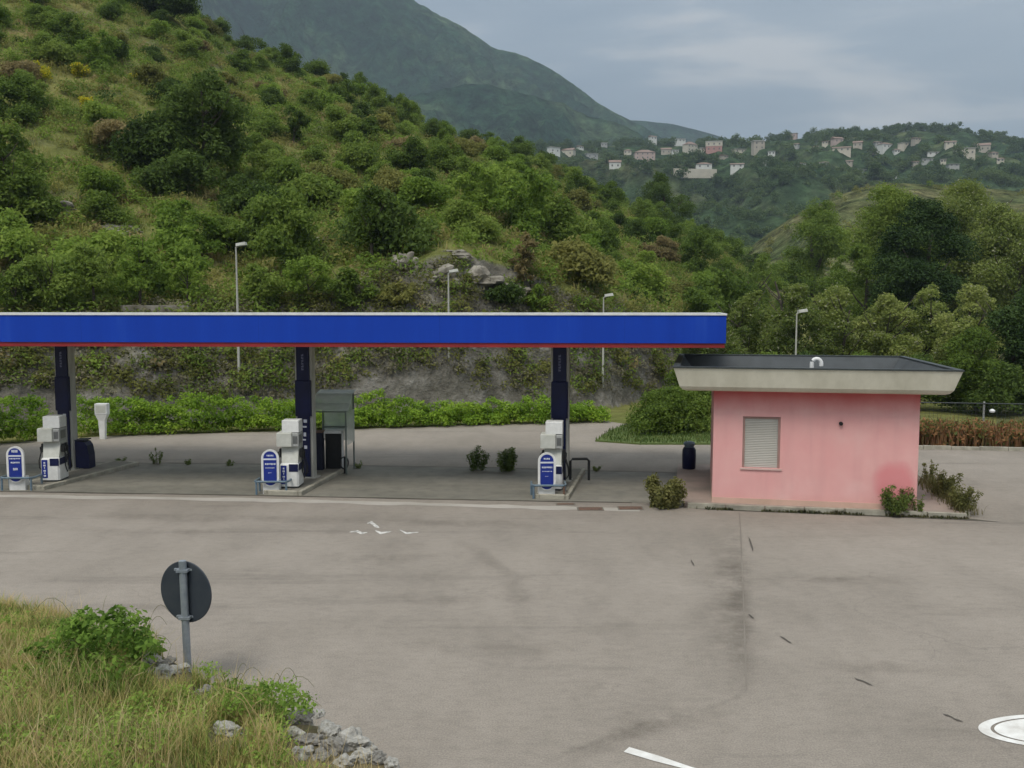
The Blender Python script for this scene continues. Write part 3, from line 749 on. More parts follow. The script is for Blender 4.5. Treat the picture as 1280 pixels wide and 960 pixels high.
# dry creepers on the rock cut
pts = []
for i in range(2700):
    p = rng.uniform(-150, 900); yb = interp(p, BXS, BYS); Y = yb + rng.uniform(.5, 4.2); X = (p - 640) / F * Y
    pts.append((X, Y, hill(X, Y)))
scatter_stuff('creepers', pts[:950], lambda: rng.uniform(.2, .65), 230, .085, L_['brush'])
scatter_stuff('creepers', pts[950:1300], lambda: rng.uniform(.3, .9), 230, .085, L_['mid'])
scatter_stuff('creepers', pts[1300:1750], lambda: rng.uniform(.3, .9), 230, .085, L_['olive'])

# ------------------------------------------------------------------ hedge
def hedge(px0, px1, py0, py1, top0, top1, seed, lab, depth=1.5):
    a, c = G(px0, py0), G(px1, py1); rg = np.random.default_rng(seed)
    ta, tb = at(px0, top0, a.y + .6).z, at(px1, top1, c.y + .6).z
    L = (c - a).length; n = int(L / .30); cs, rs = [], []
    d = (c - a).normalized(); nn = Vector((-d.y, d.x, 0))
    root = tag(empty('hedge', a), lab, 'hedge')
    for i in range(n):
        t = i / n; h = ta + (tb - ta) * t + .16 * math.sin(i * .37 + seed) * math.sin(i * .113)
        for z in (.1, .32, .56, .8):
            r_ = rg.uniform(.26, .46)
            q = d * (L * t) + nn * rg.uniform(.25, depth); cs.append((q.x, q.y, max(.2, (h - r_) * z + rg.normal(0, .08)))); rs.append(r_)
        q = d * (L * t) + nn * rg.uniform(.35, depth - .1); r_ = rg.uniform(.22, .46); cs.append((q.x, q.y, h - r_ * .7 + rg.normal(0, .1))); rs.append(r_)
    V = leaves(rg, cs, rs, 900, .07)
    quads_object('foliage', V, len(V) // 4, L_['hedge'], root)
hedge(-330, 66, 588, 552, 500, 500, 1, 'bright green clipped hedge running off behind the two bladed pump totem')
hedge(96, 764, 548, 529, 497, 503, 2, 'long bright green hedge below the rock cut behind the pumps')

# ------------------------------------------------------------------ trees behind the kiosk
flat0 = lambda X, Y: 0.0
GP = 'pale green flowering trees behind the kiosk'
for k, (px, pt, wd, Y) in enumerate(((888, 384, 92, 52), (936, 358, 100, 56), (992, 350, 104, 54), (1050, 354, 104, 55), (1104, 362, 100, 54), (1150, 352, 100, 56), (1206, 350, 96, 52))):
    tree_at('tree', 500 + k, px, pt, 0, wd, L_['pale'], 'pale olive tree with whitish tips in the row behind the kiosk', group=GP, Y=Y, ground=flat0, leaf=.15, per=330, n=44, bare=.0, rel=(.16, .42))
L_['deep'] = leafmat('leaf_deep', (.008, .018, .007), (.020, .040, .012), (.045, .075, .022), trans=.3)
tree_at('tree', 520, 1150, 240, 0, 128, L_['deep'], 'tall dark tree rising over the pale tree row', Y=72, ground=flat0, leaf=.2, per=220, n=46, bare=.08, rel=(.28, .48))
tree_at('tree', 521, 1112, 226, 0, 118, L_['mid'], 'tall fresh green tree beside the tall dark tree', Y=84, ground=flat0, leaf=.2, per=190, n=46, rel=(.3, .5))
tree_at('tree', 522, 1190, 222, 0, 150, L_['pale'], 'tall loose pale green tree behind the tall dark tree', Y=88, ground=flat0, leaf=.2, per=170, n=46, rel=(.28, .5))
tree_at('tree', 523, 1262, 250, 0, 150, L_['pale'], 'wide pale tree by the fence with a broken outline', Y=80, ground=flat0, leaf=.2, per=180, n=46, rel=(.28, .48))
tree_at('tree', 524, 1016, 248, 0, 112, L_['mid'], 'round green tree rising behind the pale tree row, by the foot of the slope', Y=118, ground=flat0, leaf=.26, per=130, n=30)
tree_at('tree', 525, 1274, 356, 0, 112, L_['deep'], 'dense dark tree close behind the wire fence', Y=47, ground=flat0, leaf=.15, per=330, n=34, bare=.04)
tree_at('tree', 526, 1224, 402, 0, 92, L_['mid'], 'low green tree between the kiosk and the dense dark tree', Y=46, ground=flat0, leaf=.14, per=330, n=28, bare=.04)
tree_at('tree', 527, 1340, 300, 0, 130, L_['mid'], 'big green tree at the end of the wire fence', Y=60, ground=flat0, leaf=.2, per=200, n=30)
tree_at('tree', 528, 1080, 300, 0, 80, L_['mid'], 'green tree filling the gap before the round green tree', Y=80, ground=flat0, leaf=.2, per=200, n=28)
GD = 'green trees massed before the meadow hill'
for k, (px, pt, wd, Y) in enumerate(((905, 318, 70, 92), (952, 312, 70, 100), (985, 322, 60, 90), (1050, 318, 70, 96), (1130, 320, 80, 90), (1190, 316, 80, 96), (1240, 310, 80, 92), (1300, 300, 90, 96), (870, 352, 66, 70))):
    tree_at('tree', 540 + k, px, pt, 0, wd, L_[('mid', 'mid', 'dark')[k % 3]], 'green tree in the mass between the tree row and the meadow hill', group=GD, Y=Y, ground=flat0, leaf=.24, per=140, n=22, bare=.02)
GU = 'dark bushes below the tree row'
for k, (px, Y, w_, pt) in enumerate(((858, 50, 70, 440), (905, 50, 80, 430), (960, 50, 80, 430), (1020, 50, 80, 430), (1080, 50, 80, 430), (1140, 48, 80, 430), (1195, 47, 80, 440), (1250, 45, 80, 440), (1310, 45, 80, 440))):
    h = at(px, pt, Y).z
    o = make_bush('bush', 600 + k, h, w_ * .6 / F * Y, L_['dark' if k % 2 else 'mid'], .085, 700, 16)
    o.location = ((px - 640) / F * Y, Y, 0); tag(o, 'dark green bush filling the gap under the pale tree row', 'bush', GU)
# big round bush on its lawn at the end of the hedge
c = G(826, 541)
o = make_bush('round_bush', 640, at(826, 474, c.y).z, 60 / F * c.y, L_['mid'], .062, 1500, 28, rel=(.24, .40)); o.location = c
tag(o, 'big round dark green bush on the lawn at the end of the long hedge', 'bush')
c = G(880, 541)
o = make_bush('round_bush', 641, at(880, 452, c.y).z, 50 / F * c.y, L_['mid'], .062, 1300, 24, rel=(.24, .4)); o.location = (c.x, c.y + .8, 0)
tag(o, 'fresh green bush half hidden by the corner of the kiosk', 'bush')
# lawn
m = mat('lawn', (.075, .12, .03), 1, (.12, .15, .05), 1.5); M['lawn'] = m
lawn = [G(744, 552), G(800, 556), G(900, 556), G(960, 552), G(960, 522), G(800, 527), G(766, 538)]
mb = MB(); n_ = len(lawn)
mb.add([(p.x, p.y, .06) for p in lawn] + [(p.x, p.y, -.02) for p in lawn], [tuple(range(n_))] + [(i, n_+i, n_+(i+1)%n_, (i+1)%n_) for i in range(n_)])
tag(mb.build('lawn', m), kind='structure')

M['grass'] = grassmat('grass', [(.44, (.10, .17, .03)), (.58, (.21, .27, .055)), (.72, (.38, .33, .12)), (.90, (.52, .37, .17))], .75)
M['shortgrass'] = grassmat('shortgrass', [(.4, (.045, .09, .02)), (.7, (.09, .14, .03)), (.9, (.15, .17, .05))], 1.0)
rg = np.random.default_rng(5)
def in_poly(x, y, poly):
    ins = False; j = len(poly) - 1
    for i in range(len(poly)):
        xi, yi, xj, yj = poly[i][0], poly[i][1], poly[j][0], poly[j][1]
        if (yi > y) != (yj > y) and x < (xj - xi) * (y - yi) / (yj - yi) + xi: ins = not ins
        j = i
    return ins
pts = []
xs = [p.x for p in lawn]; ys = [p.y for p in lawn]
while len(pts) < 7000:
    x, y = rg.uniform(min(xs), max(xs)), rg.uniform(min(ys), max(ys))
    if in_poly(x, y, lawn): pts.append((x, y, .05))
V = blades(rg, pts, rg.uniform(.08, .22, len(pts)), .012); tag(quads_object('lawn_grass', V, len(V) // 4, M['shortgrass']), kind='stuff')

# ------------------------------------------------------------------ rusty weeds, kerb and wire fence by the kiosk
k0, k1 = G(1120, 561), G(1420, 567)
mb = MB(); dk = (k1 - k0); L = dk.length; dk.normalize(); nk = Vector((-dk.y, dk.x, 0)); x = 0.0; i = 0
while x < L:
    l_ = min(.98, L - x); a = k0 + dk * x; j = .012 * math.sin(i * 2.3)
    pts = [a, a + dk * l_, a + dk * l_ + nk * .16, a + nk * .16]
    mb.add([(p.x, p.y, -.02) for p in pts] + [(p.x, p.y, .13 + j) for p in pts], [(3,2,1,0),(4,5,6,7),(0,1,5,4),(1,2,6,5),(2,3,7,6),(3,0,4,7)])
    x += 1.0; i += 1
tag(mb.build('kerb', M['kerb']), kind='structure')
pts = []
for i in range(1500):
    t = rg.random(); a = k0 + dk * (t * L) + nk * (.3 + rg.random() * 2.2); pts.append((a.x, a.y, 0))
V = blades(rg, pts, rg.uniform(.5, 1.15, len(pts)), .03, .3, .4)
M['rustgrass'] = grassmat('rustgrass', [(.42, (.075, .085, .025)), (.58, (.15, .10, .04)), (.74, (.22, .10, .05)), (.9, (.26, .16, .08))], .7)
tag(quads_object('weeds', V, len(V) // 4, M['rustgrass']), kind='stuff')
cs = [tuple(k0 + dk * (rg.random() * L) + nk * (.5 + rg.random() * 2) + Vector((0, 0, rg.uniform(.2, .75)))) for _ in range(380)]
V = leaves(rg, cs, [rg.uniform(.2, .4) for _ in cs], 260, .09); tag(quads_object('weeds', V, len(V) // 4, L_['rusty']), kind='stuff')
f0 = k0 + nk * 2.6; fe = tag(empty('wire_fence', f0), 'rusty wire mesh fence with thin posts behind the rust coloured weeds', 'fence')
fe.rotation_euler[2] = math.atan2(dk.y, dk.x)
mb = MB(); mb.tube([(0, 0, 1.52), (L, 0, 1.50)], .025, 6); mb.build('rail', M['darkmetal'], fe)
mb = MB()
for i in range(int(L / .16)): mb.box(i * .16, i * .16 + .006, -.003, .003, .05, 1.5)
for i in range(9): mb.box(0, L, .004, .010, .1 + i * .16, .106 + i * .16)
mb.build('wire_mesh', M['darkmetal'], fe)
for i, xx in enumerate((1.1, 4.0, 7.0)):
    mb = MB(); mb.box(xx - .03, xx + .03, .02, .08, 0, 1.58); mb.build('post', M['grey'], fe)
for i, xx in enumerate((.75, 4.25)):
    mb = MB(); mb.lathe([(.02, 1.16), (.10, 1.18), (.11, 1.24), (.07, 1.29), (.02, 1.31)], 14, c=(xx, -.14)); mb.box(xx - .02, xx + .02, -.16, .0, 1.2, 1.23); mb.build('marker', M['white'], fe, smooth=True)

# ------------------------------------------------------------------ kiosk
KY = R(-11.6)
kc = G(890, 633); kiosk = tag(empty('kiosk', (kc.x, kc.y, 0), KY), 'small pink painted kiosk with a flat overhanging pale roof', 'kiosk')
KW = (G(1142, 641) - kc).length * 1.0; KD = 5.2; KH = 3.15; zb = .12
m = bpy.data.materials.new('pinkwall'); nt, b = nodes(m)
n1 = noise_tex(nt, .9, 5, .6); n2 = noise_tex(nt, 2.4, 6, .6, stretch=(1.6, 1.6, .16)); n3 = noise_tex(nt, 30, 3, .6)
c1 = ramp(nt, n1.outputs['Fac'], [(.3, (.68, .335, .325)), (.55, (.70, .375, .36)), (.75, (.72, .43, .41))])
c2 = ramp(nt, n2.outputs['Fac'], [(.28, .94), (.5, 1.0), (.75, 1.02)])
col = mixc(nt, 1, c1.outputs['Color'], c2.outputs['Color'], 'MULTIPLY')
# wall grows redder up to the eave; red paint smear low at one corner; grime along the foot
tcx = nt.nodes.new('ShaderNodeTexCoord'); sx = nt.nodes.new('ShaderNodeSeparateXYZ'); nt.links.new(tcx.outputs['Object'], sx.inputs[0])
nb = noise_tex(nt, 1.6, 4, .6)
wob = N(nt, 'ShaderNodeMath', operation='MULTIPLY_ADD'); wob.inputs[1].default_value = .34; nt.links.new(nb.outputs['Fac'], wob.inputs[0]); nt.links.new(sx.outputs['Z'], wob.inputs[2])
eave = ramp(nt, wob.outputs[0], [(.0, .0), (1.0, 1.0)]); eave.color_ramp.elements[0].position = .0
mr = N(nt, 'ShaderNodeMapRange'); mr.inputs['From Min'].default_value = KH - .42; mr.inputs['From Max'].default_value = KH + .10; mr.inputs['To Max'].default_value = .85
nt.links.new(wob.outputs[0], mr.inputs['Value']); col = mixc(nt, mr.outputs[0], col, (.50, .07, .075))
def sm(axis, c, r_):
    q = N(nt, 'ShaderNodeMath', operation='SUBTRACT'); nt.links.new(sx.outputs[axis], q.inputs[0]); q.inputs[1].default_value = c
    q2 = N(nt, 'ShaderNodeMath', operation='DIVIDE'); nt.links.new(q.outputs[0], q2.inputs[0]); q2.inputs[1].default_value = r_
    q3 = N(nt, 'ShaderNodeMath', operation='POWER'); nt.links.new(q2.outputs[0], q3.inputs[0]); q3.inputs[1].default_value = 2
    return q3
ea, eb = sm('X', KW - .55, .52), sm('Z', .80, .55)
es = N(nt, 'ShaderNodeMath', operation='ADD'); nt.links.new(ea.outputs[0], es.inputs[0]); nt.links.new(eb.outputs[0], es.inputs[1])
es2 = N(nt, 'ShaderNodeMath', operation='MULTIPLY_ADD'); es2.inputs[1].default_value = .9; nt.links.new(nb.outputs['Fac'], es2.inputs[0]); nt.links.new(es.outputs[0], es2.inputs[2])
er = ramp(nt, es2.outputs[0], [(.95, .0), (1.0, .0)]); er.color_ramp.elements[0].position = .8; er.color_ramp.elements[0].color = (.62,)*3 + (1,); er.color_ramp.elements[1].position = 1.0
mr2 = N(nt, 'ShaderNodeMapRange'); mr2.inputs['From Min'].default_value = .9; mr2.inputs['From Max'].default_value = 1.75; mr2.inputs['To Min'].default_value = .5; mr2.inputs['To Max'].default_value = 0
nt.links.new(es2.outputs[0], mr2.inputs['Value']); col = mixc(nt, mr2.outputs[0], col, (.62, .12, .15))
mr3 = N(nt, 'ShaderNodeMapRange'); mr3.inputs['From Min'].default_value = .20; mr3.inputs['From Max'].default_value = .62; mr3.inputs['To Min'].default_value = .30; mr3.inputs['To Max'].default_value = 0
nt.links.new(wob.outputs[0], mr3.inputs['Value']); col = mixc(nt, mr3.outputs[0], col, (.55, .32, .25))
nt.links.new(col, b.inputs['Base Color']); b.inputs['Roughness'].default_value = .85; bump(nt, b, n3.outputs['Fac'], .15, .01)
M['pink'] = m
# walls with a real window opening
wx0, wx1, wz0, wz1 = .76, 1.72, 1.08, 2.45
mb = MB(); xs_ = [0, wx0, wx1, KW]; zs_ = [zb, wz0, wz1, KH]
for i in range(3):
    for j in range(3):
        if i == 1 and j == 1: continue
        mb.add([(xs_[i], 0, zs_[j]), (xs_[i+1], 0, zs_[j]), (xs_[i+1], 0, zs_[j+1]), (xs_[i], 0, zs_[j+1])], [(0, 1, 2, 3)])
mb.add([(wx0, 0, wz0), (wx1, 0, wz0), (wx1, 0, wz1), (wx0, 0, wz1), (wx0, .16, wz0), (wx1, .16, wz0), (wx1, .16, wz1), (wx0, .16, wz1)], [(0,1,5,4),(1,2,6,5),(2,3,7,6),(3,0,4,7)])
mb.add([(0,0,zb),(KW,0,zb),(KW,KD,zb),(0,KD,zb),(0,0,KH),(KW,0,KH),(KW,KD,KH),(0,KD,KH)], [(1,2,6,5),(2,3,7,6),(3,0,4,7)])
mb.build('wall', m, kiosk)
win = MB()
for a in ((wx0, wx0+.06, wz0, wz1), (wx1-.06, wx1, wz0, wz1), (wx0+.06, wx1-.06, wz1-.06, wz1)): win.box(a[0]+.002, a[1]-.002, .05, .11, a[2], a[3]-.002)
wo = win.build('window', mat('winframe', (.36, .24, .21), .7), kiosk)
mb = MB(); zz = wz0
while zz < wz1 - .07: 
    mb.add([(wx0+.06, .085, zz), (wx1-.06, .085, zz), (wx1-.06, .072, zz+.02), (wx0+.06, .072, zz+.02), (wx1-.06, .076, zz+.042), (wx0+.06, .076, zz+.042), (wx1-.06, .086, zz+.046), (wx0+.06, .086, zz+.046)], [(0,1,2,3),(3,2,4,5),(5,4,6,7)]); zz += .046
mb.build('shutter', M['shutter'], wo)
mb = MB(); mb.box(wx0-.05, wx1+.05, -.035, .04, wz0-.045, wz0-.002); mb.build('sill', mat('sill', (.62, .44, .40), .8), wo)
mb = MB(); mb.box(-.012, KW+.012, -.014, KD+.012, .02, .26); mb.build('plinth', mat('plinth', (.60, .40, .33), .9, (.48, .34, .26), 1.2), kiosk)
mb = MB(); mb.tube([(3.22, .06, 2.32), (3.22, -.07, 2.32)], .05, 12); mb.build('vent_hole', M['black'], kiosk)
mb = MB(); mb.box(KW - .34, KW - .16, -.004, .02, 1.3, 2.3); 
# roof: tray with flared sides; dark edge trim; grey inner faces
ox = .78; e = .32
def flare(z0, z1, i0, i1):
    ol = ox + .26
    return [(-ol+i0, -ox+i0, z0), (KW+ox-i0, -ox+i0, z0), (KW+ox-i0, KD+ox-i0, z0), (-ol+i0, KD+ox-i0, z0), (-ol+i1, -ox+i1, z1), (KW+ox-i1, -ox+i1, z1), (KW+ox-i1, KD+ox-i1, z1), (-ol+i1, KD+ox-i1, z1)]
side = [(0,1,5,4),(1,2,6,5),(2,3,7,6),(3,0,4,7)]
roof = MB()
lv = [(KH + .0, e), (KH + .04, e - .10), (KH + .12, e - .17), (KH + .60, .0)]
for (z0, i0), (z1, i1) in zip(lv[:-1], lv[1:]): roof.add(flare(z0, z1, i0, i1), side)
roof.add(flare(KH, KH, e, e)[:4], [(3, 2, 1, 0)])
M['render'] = mat('render', (.66, .64, .53), .8, (.50, .48, .38), 1.4, stretch=(1, 1, .5))
rf = roof.build('roof', M['render'], kiosk)
inn = MB(); inn.add(flare(KH + .10, KH + .604, .50, .14), side); inn.add(flare(KH + .10, KH + .10, .50, .50)[:4], [(0, 1, 2, 3)])
inn.build('gutter_tray', M['roofgrey'], rf)
tr = MB(); o_, i_ = flare(KH + .604, KH + .645, -.025, -.025), flare(KH + .604, KH + .645, .15, .15)
tr.add(o_, side); tr.add(i_, side)
for z in (0, 4): tr.add(o_[z:z+4] + i_[z:z+4], [(k, (k+1) % 4, 4+(k+1) % 4, 4+k) for k in range(4)])
tr.build('edge_trim', M['darkmetal'], rf)
mb = MB(); c0 = (KW * .52, .9)
mb.tube([(c0[0] - .10, c0[1], KH + .1), (c0[0] - .10, c0[1], KH + .66)] + [(c0[0] - .10 + .12 * (1 - math.cos(t)), c0[1], KH + .66 + .13 * math.sin(t)) for t in np.linspace(.3, math.pi, 8)] + [(c0[0] + .14, c0[1], KH + .60)], .055, 12)
mb.build('vent_pipe', M['white'], rf, smooth=True)
# raised paving round the kiosk
def kpt(x, y): 
    q = Matrix.Rotation(KY, 4, 'Z') @ Vector((x, y, 0)); return (kc.x + q.x, kc.y + q.y)
pv = [(-.72, -.24), (KW + 1.15, -.08), (KW + 1.15, KD + 1.0), (-1.05, KD + .9), (-1.0, .9)]
pv = [kpt(*p) for p in pv]; n_ = len(pv); mb = MB()
mb.add([(x, y, -.02) for x, y in pv] + [(x, y, .115) for x, y in pv], [tuple(range(2*n_-1, n_-1, -1))] + [(i, (i+1) % n_, n_+(i+1) % n_, n_+i) for i in range(n_)])
tag(mb.build('pavement', M['slabpad']), kind='structure')
mb = MB()
for a, c in ((pv[0], pv[1]), (pv[1], pv[2]), (pv[4], pv[0])):
    a, c = Vector(a), Vector(c); d = (c - a).normalized(); n2_ = Vector((d.y, -d.x)); L2 = (c - a).length; x = 0.08
    while x < L2 - .2:
        l_ = min(.97, L2 - x); q = [a + d * x, a + d * (x + l_), a + d * (x + l_) + n2_ * .13, a + d * x + n2_ * .13]
        mb.add([(p.x, p.y, -.02) for p in q] + [(p.x, p.y, .13 + .008 * math.sin(x * 5)) for p in q], [(3,2,1,0),(4,5,6,7),(0,1,5,4),(1,2,6,5),(2,3,7,6),(3,0,4,7)]); x += 1.0
tag(mb.build('pavement_kerb', M['kerb']), kind='structure')

# ------------------------------------------------------------------ canopy
cl_, cr_ = at(-330, 394, 26.6), at(908, 394, 25.1)
FX = (cr_ - cl_); FL = FX.xy.length; ca = math.atan2(FX.y, FX.x)
canopy = tag(empty('station_canopy', (cl_.x, cl_.y, 0), ca), 'long flat petrol station canopy with a blue fascia, red lower stripe and three dark columns', 'canopy')
zt, zbot, zr_ = 5.10, 4.34, 4.215; DEP = 5.9; skew = .8
def para(x0, x1, y0, y1, z0, z1, mb):
    s_ = skew / DEP
    mb.add([(x0+y0*s_,y0,z0),(x1+y0*s_,y0,z0),(x1+y1*s_,y1,z0),(x0+y1*s_,y1,z0),(x0+y0*s_,y0,z1),(x1+y0*s_,y0,z1),(x1+y1*s_,y1,z1),(x0+y1*s_,y1,z1)], [(3,2,1,0),(4,5,6,7),(0,1,5,4),(1,2,6,5),(2,3,7,6),(3,0,4,7)])
    return mb
fa = MB(); t_ = .06
para(0, FL, 0, t_, zbot, zt, fa); para(0, FL, DEP - t_, DEP, zbot, zt, fa); para(FL - t_, FL, t_ + .003, DEP - t_ - .003, zbot, zt, fa); para(0, t_, t_ + .003, DEP - t_ - .003, zbot, zt, fa)
m = bpy.data.materials.new('fasciapanel'); nt, b = nodes(m)
n1 = noise_tex(nt, 1.1, 4, .6, stretch=(1.5, 1.5, .12)); n2 = noise_tex(nt, .25, 2, .5)
c1 = ramp(nt, n1.outputs['Fac'], [(.3, (.004, .040, .35)), (.6, (.005, .048, .40)), (.8, (.020, .080, .44))])
tcx = nt.nodes.new('ShaderNodeTexCoord'); sx2 = nt.nodes.new('ShaderNodeSeparateXYZ'); nt.links.new(tcx.outputs['Object'], sx2.inputs[0])
fr = N(nt, 'ShaderNodeMath', operation='PINGPONG'); fr.inputs[1].default_value = 2.55; nt.links.new(sx2.outputs['X'], fr.inputs[0])
jr = ramp(nt, fr.outputs[0], [(.0, .6), (.007, 1.0)]); nt.links.new(mixc(nt, 1, c1.outputs['Color'], jr.outputs['Color'], 'MULTIPLY'), b.inputs['Base Color'])
b.inputs['Roughness'].default_value = .5; b.inputs['Specular IOR Level'].default_value = .22
fo = fa.build('fascia', m, canopy)
tm = MB(); para(-.02, FL + .02, -.025, .085, zt + .002, zt + .05, tm); para(FL - .085, FL + .02, .088, DEP + .02, zt + .002, zt + .05, tm); para(-.02, FL - .09, DEP - .08, DEP + .02, zt + .002, zt + .05, tm)
tm.build('top_trim', M['white'], fo)
rs_ = MB(); para(.03, FL - .03, .03, .09, zr_, zbot - .003, rs_); para(FL - .09, FL - .03, .093, DEP - .05, zr_, zbot - .003, rs_); rs_.build('red_stripe', M['red'], fo)
rp = MB(); para(.09, FL - .09, .09, DEP - .09, 4.75, 4.83, rp); rp.build('roof_deck', M['grey'], canopy)
sf = MB(); para(.1, FL - .1, .1, DEP - .1, zr_ + .03, zr_ + .06, sf); sf.build('soffit', M['offwhite'], canopy)
inv = Matrix.Rotation(-ca, 4, 'Z')
IS = R(-10.5)
def loc_c(p): q = inv @ (Vector(p) - Vector((cl_.x, cl_.y, 0))); return (q.x, q.y, p[2])
# columns: grey twin posts with a dark blue clad board on the front
COLS = [G(82, 591), G(381, 602), G(699, 606)]
for k, cpt in enumerate(COLS):
    p = loc_c((cpt.x, cpt.y, 0))
    post = MB(); post.box(.10, .27, .05, .30, .1, zr_ + .03); post.box(-.27, -.19, .05, .30, .1, zr_ + .03); post.box(.02, .36, -.02, .38, .09, .15)
    co = post.build('column', M['postgrey'], canopy, loc=p, rz=IS - ca)
    cd = MB(); cd.box(-.19, .19, -.02, .24, .16, 2.02); cd.box(-.20, .20, -.02, .25, 3.12, zr_ + .02); cd.box(-.25, .25, -.06, .27, 2.02, 3.12, bev=.03)
    cd.build('cladding', M['navy'], co)
    lt = MB()
    for i in range(6): 
        z = 3.42 + i * .085; lt.box(-.035, .035, -.024, -.0205, z, z + .05); lt.box(-.035 + (i % 2) * .04, -.005 + (i % 2) * .04, -.024, -.0205, z + .05, z + .07)
    lt.build('lettering', M['dimletter'], co)
    if k != 2:
        lt = MB()
        for i, (x, wd_, hh_) in enumerate(((.02, .11, .10), (-.02, .16, .05), (.0, .08, .12), (-.04, .14, .045), (.02, .09, .10))):
            z = 1.92 - i * .2; lt.box(x - wd_/2 + .04, x + wd_/2 + .04, -.0245, -.021, z - hh_, z)
        lt.build('emblem', M['lettering'], co)

# ------------------------------------------------------------------ pump islands, pumps, totems
pump_labels = ['fuel pump with a blue side strip, standing before the column with the navy cabinet', 'fuel pump with a navy band, in front of the column beside the glazed shelter', 'fuel pump almost hidden behind its blue board, with a black hose hanging on its side']
isl = [(G(36, 612), 1.05, 4.4), (G(353, 619), 1.15, 3.9), (G(690, 624), .95, 4.4)]
isl_lab = ['kerbed concrete pump island under the column beside the navy cabinet', 'kerbed concrete pump island carrying the glazed shelter', 'kerbed concrete pump island with the black hoop rail at its rear']
M['islandtop'] = mat('islandtop', (.24, .225, .19), .9, (.16, .15, .125), 1.6, bmp=.4)
ISLOC = []
for k, (c, wd, ln) in enumerate(isl):
    rz = (R(-14), R(-8), R(-10.5))[k]
    c = c.copy(); c.z = 0
    io = tag(empty('pump_island', c, rz), isl_lab[k], 'pump island')
    tp = MB(); tp.box(-wd/2 + .12, wd/2 - .12, .12, ln - .12, 0, .115); tp.build('infill', M['islandtop'], io)
    kb = MB(); n_ = int(ln // .8)
    for i in range(n_):
        y0, y1 = i * ln / n_ + .006, (i + 1) * ln / n_ - .006
        kb.box(-wd/2, -wd/2 + .115, y0, y1, 0, .13, bev=.02); kb.box(wd/2 - .115, wd/2, y0, y1, 0, .13, bev=.02)
    kb.box(-wd/2 + .12, wd/2 - .12, 0, .115, 0, .13, bev=.02); kb.box(-wd/2 + .12, wd/2 - .12, ln - .115, ln, 0, .13, bev=.02)
    kb.build('kerb_edge', M['kerb'], io)
    ISLOC.append((c, rz))
def on_island(k, x, y, z=.12):
    c, rz = ISLOC[k]; q = Matrix.Rotation(rz, 4, 'Z') @ Vector((x, y, 0)); return Vector((c.x + q.x, c.y + q.y, z))
def make_pump():
    t = empty('fuel_pump', (0, 0, 0))
    cb = MB(); cb.box(-.27, .27, -.28, .42, .05, .72, bev=.05); cb.build('cabinet', M['white'], t)
    ft = MB(); ft.box(-.24, .24, -.25, .40, 0, .05); ft.build('base', M['darkmetal'], t)
    sp_ = MB(); sp_.box(-.235, -.07, -.288, -.281, .12, .66); s1 = sp_.build('blue_strip', M['blue'], t)
    lt = MB()
    for i, (a, wd_) in enumerate(((.16, .07), (.24, .035), (.31, .07), (.40, .03), (.47, .07), (.55, .05))): lt.box(-.1525 - wd_/2, -.1525 + wd_/2, -.2945, -.289, a, a + .05)
    lt.build('lettering', M['lettering'], s1)
    bd = MB(); bd.box(.0, .262, -.288, -.281, .48, .70); bd.box(.2705, .276, -.24, .30, .50, .70); bd.build('navy_band', M['navy'], t)
    nk_ = MB(); nk_.add([(-.22,-.20,.722),(.24,-.20,.722),(.24,.34,.722),(-.22,.34,.722),(-.26,-.05,1.2),(.24,-.05,1.2),(.24,.34,1.2),(-.26,.34,1.2)], [(3,2,1,0),(4,5,6,7),(0,1,5,4),(1,2,6,5),(2,3,7,6),(3,0,4,7)]); nk_.build('neck', M['offwhite'], t)
    hd = MB(); hd.box(-.36, .08, -.24, .34, 1.203, 1.60, bev=.02); hd.build('head', M['offwhite'], t)
    ds = MB(); ds.box(.083, .27, -.20, .34, 1.203, 1.58, bev=.015); dsp = ds.build('display', M['grey'], t)
    sc = MB(); sc.box(.11, .24, -.207, -.201, 1.28, 1.50); sc.box(.271, .275, -.1, .26, 1.27, 1.52); sc.build('screen', M['screen'], dsp)
    tp = MB(); tp.box(-.22, .27, -.14, .34, 1.603, 1.95, bev=.015); tp.build('sign_box', M['white'], t)
    bk = MB(); bk.box(-.22, .25, .345, .44, .725, 1.86); bk.build('back_column', M['grey'], t)
    for s_, kk in ((1, 0), (1, 1), (-1, 0)):
        x = s_ * (.275 + .02); y = -.02 + .2 * kk
        nz_ = MB(); nz_.box(x - .03, x + .04, y - .05, y + .05, .86, 1.12, bev=.012); nz_.tube([(x, y, 1.1), (x + s_ * .07, y, 1.0), (x + s_ * .05, y, .84)], .02, 8)
        no = nz_.build('nozzle', M['black'], t)
        hs = MB(); hs.tube([(x + s_ * .05, y, .86), (x + s_ * .13, y + .02, .6), (x + s_ * .14, y + .05, .38), (x + s_ * .06, y + .1, .25), (x, y + .14, .42), (x - s_ * .02, y + .18, .9)], .017, 8); hs.build('hose', M['black'], no, smooth=True)
    return t
p0 = make_pump()
pumps = [p0, copy_tree(p0), copy_tree(p0)]
for k, (pt, rz) in enumerate(((G(63, 602, .12), R(8)), (G(362, 610, .12), R(4)), (G(692, 613, .12), R(-2)))):
    pumps[k].location = (pt.x, pt.y + .25, .12); pumps[k].rotation_euler[2] = rz + R(-4)
    tag(pumps[k], pump_labels[k], 'fuel pump', 'fuel pumps under the canopy')
def capsule(w_, z0, z1, n=14, rb=None):
    r_ = w_ / 2; rb = r_ if rb is None else rb
    top = [(r_ * math.cos(t), z1 - r_ + r_ * math.sin(t)) for t in np.linspace(0, math.pi, n)]
    bot = [(r_ * math.cos(t), z0 + rb + rb * math.sin(t)) for t in np.linspace(math.pi, 2 * math.pi, n)]
    return top + bot
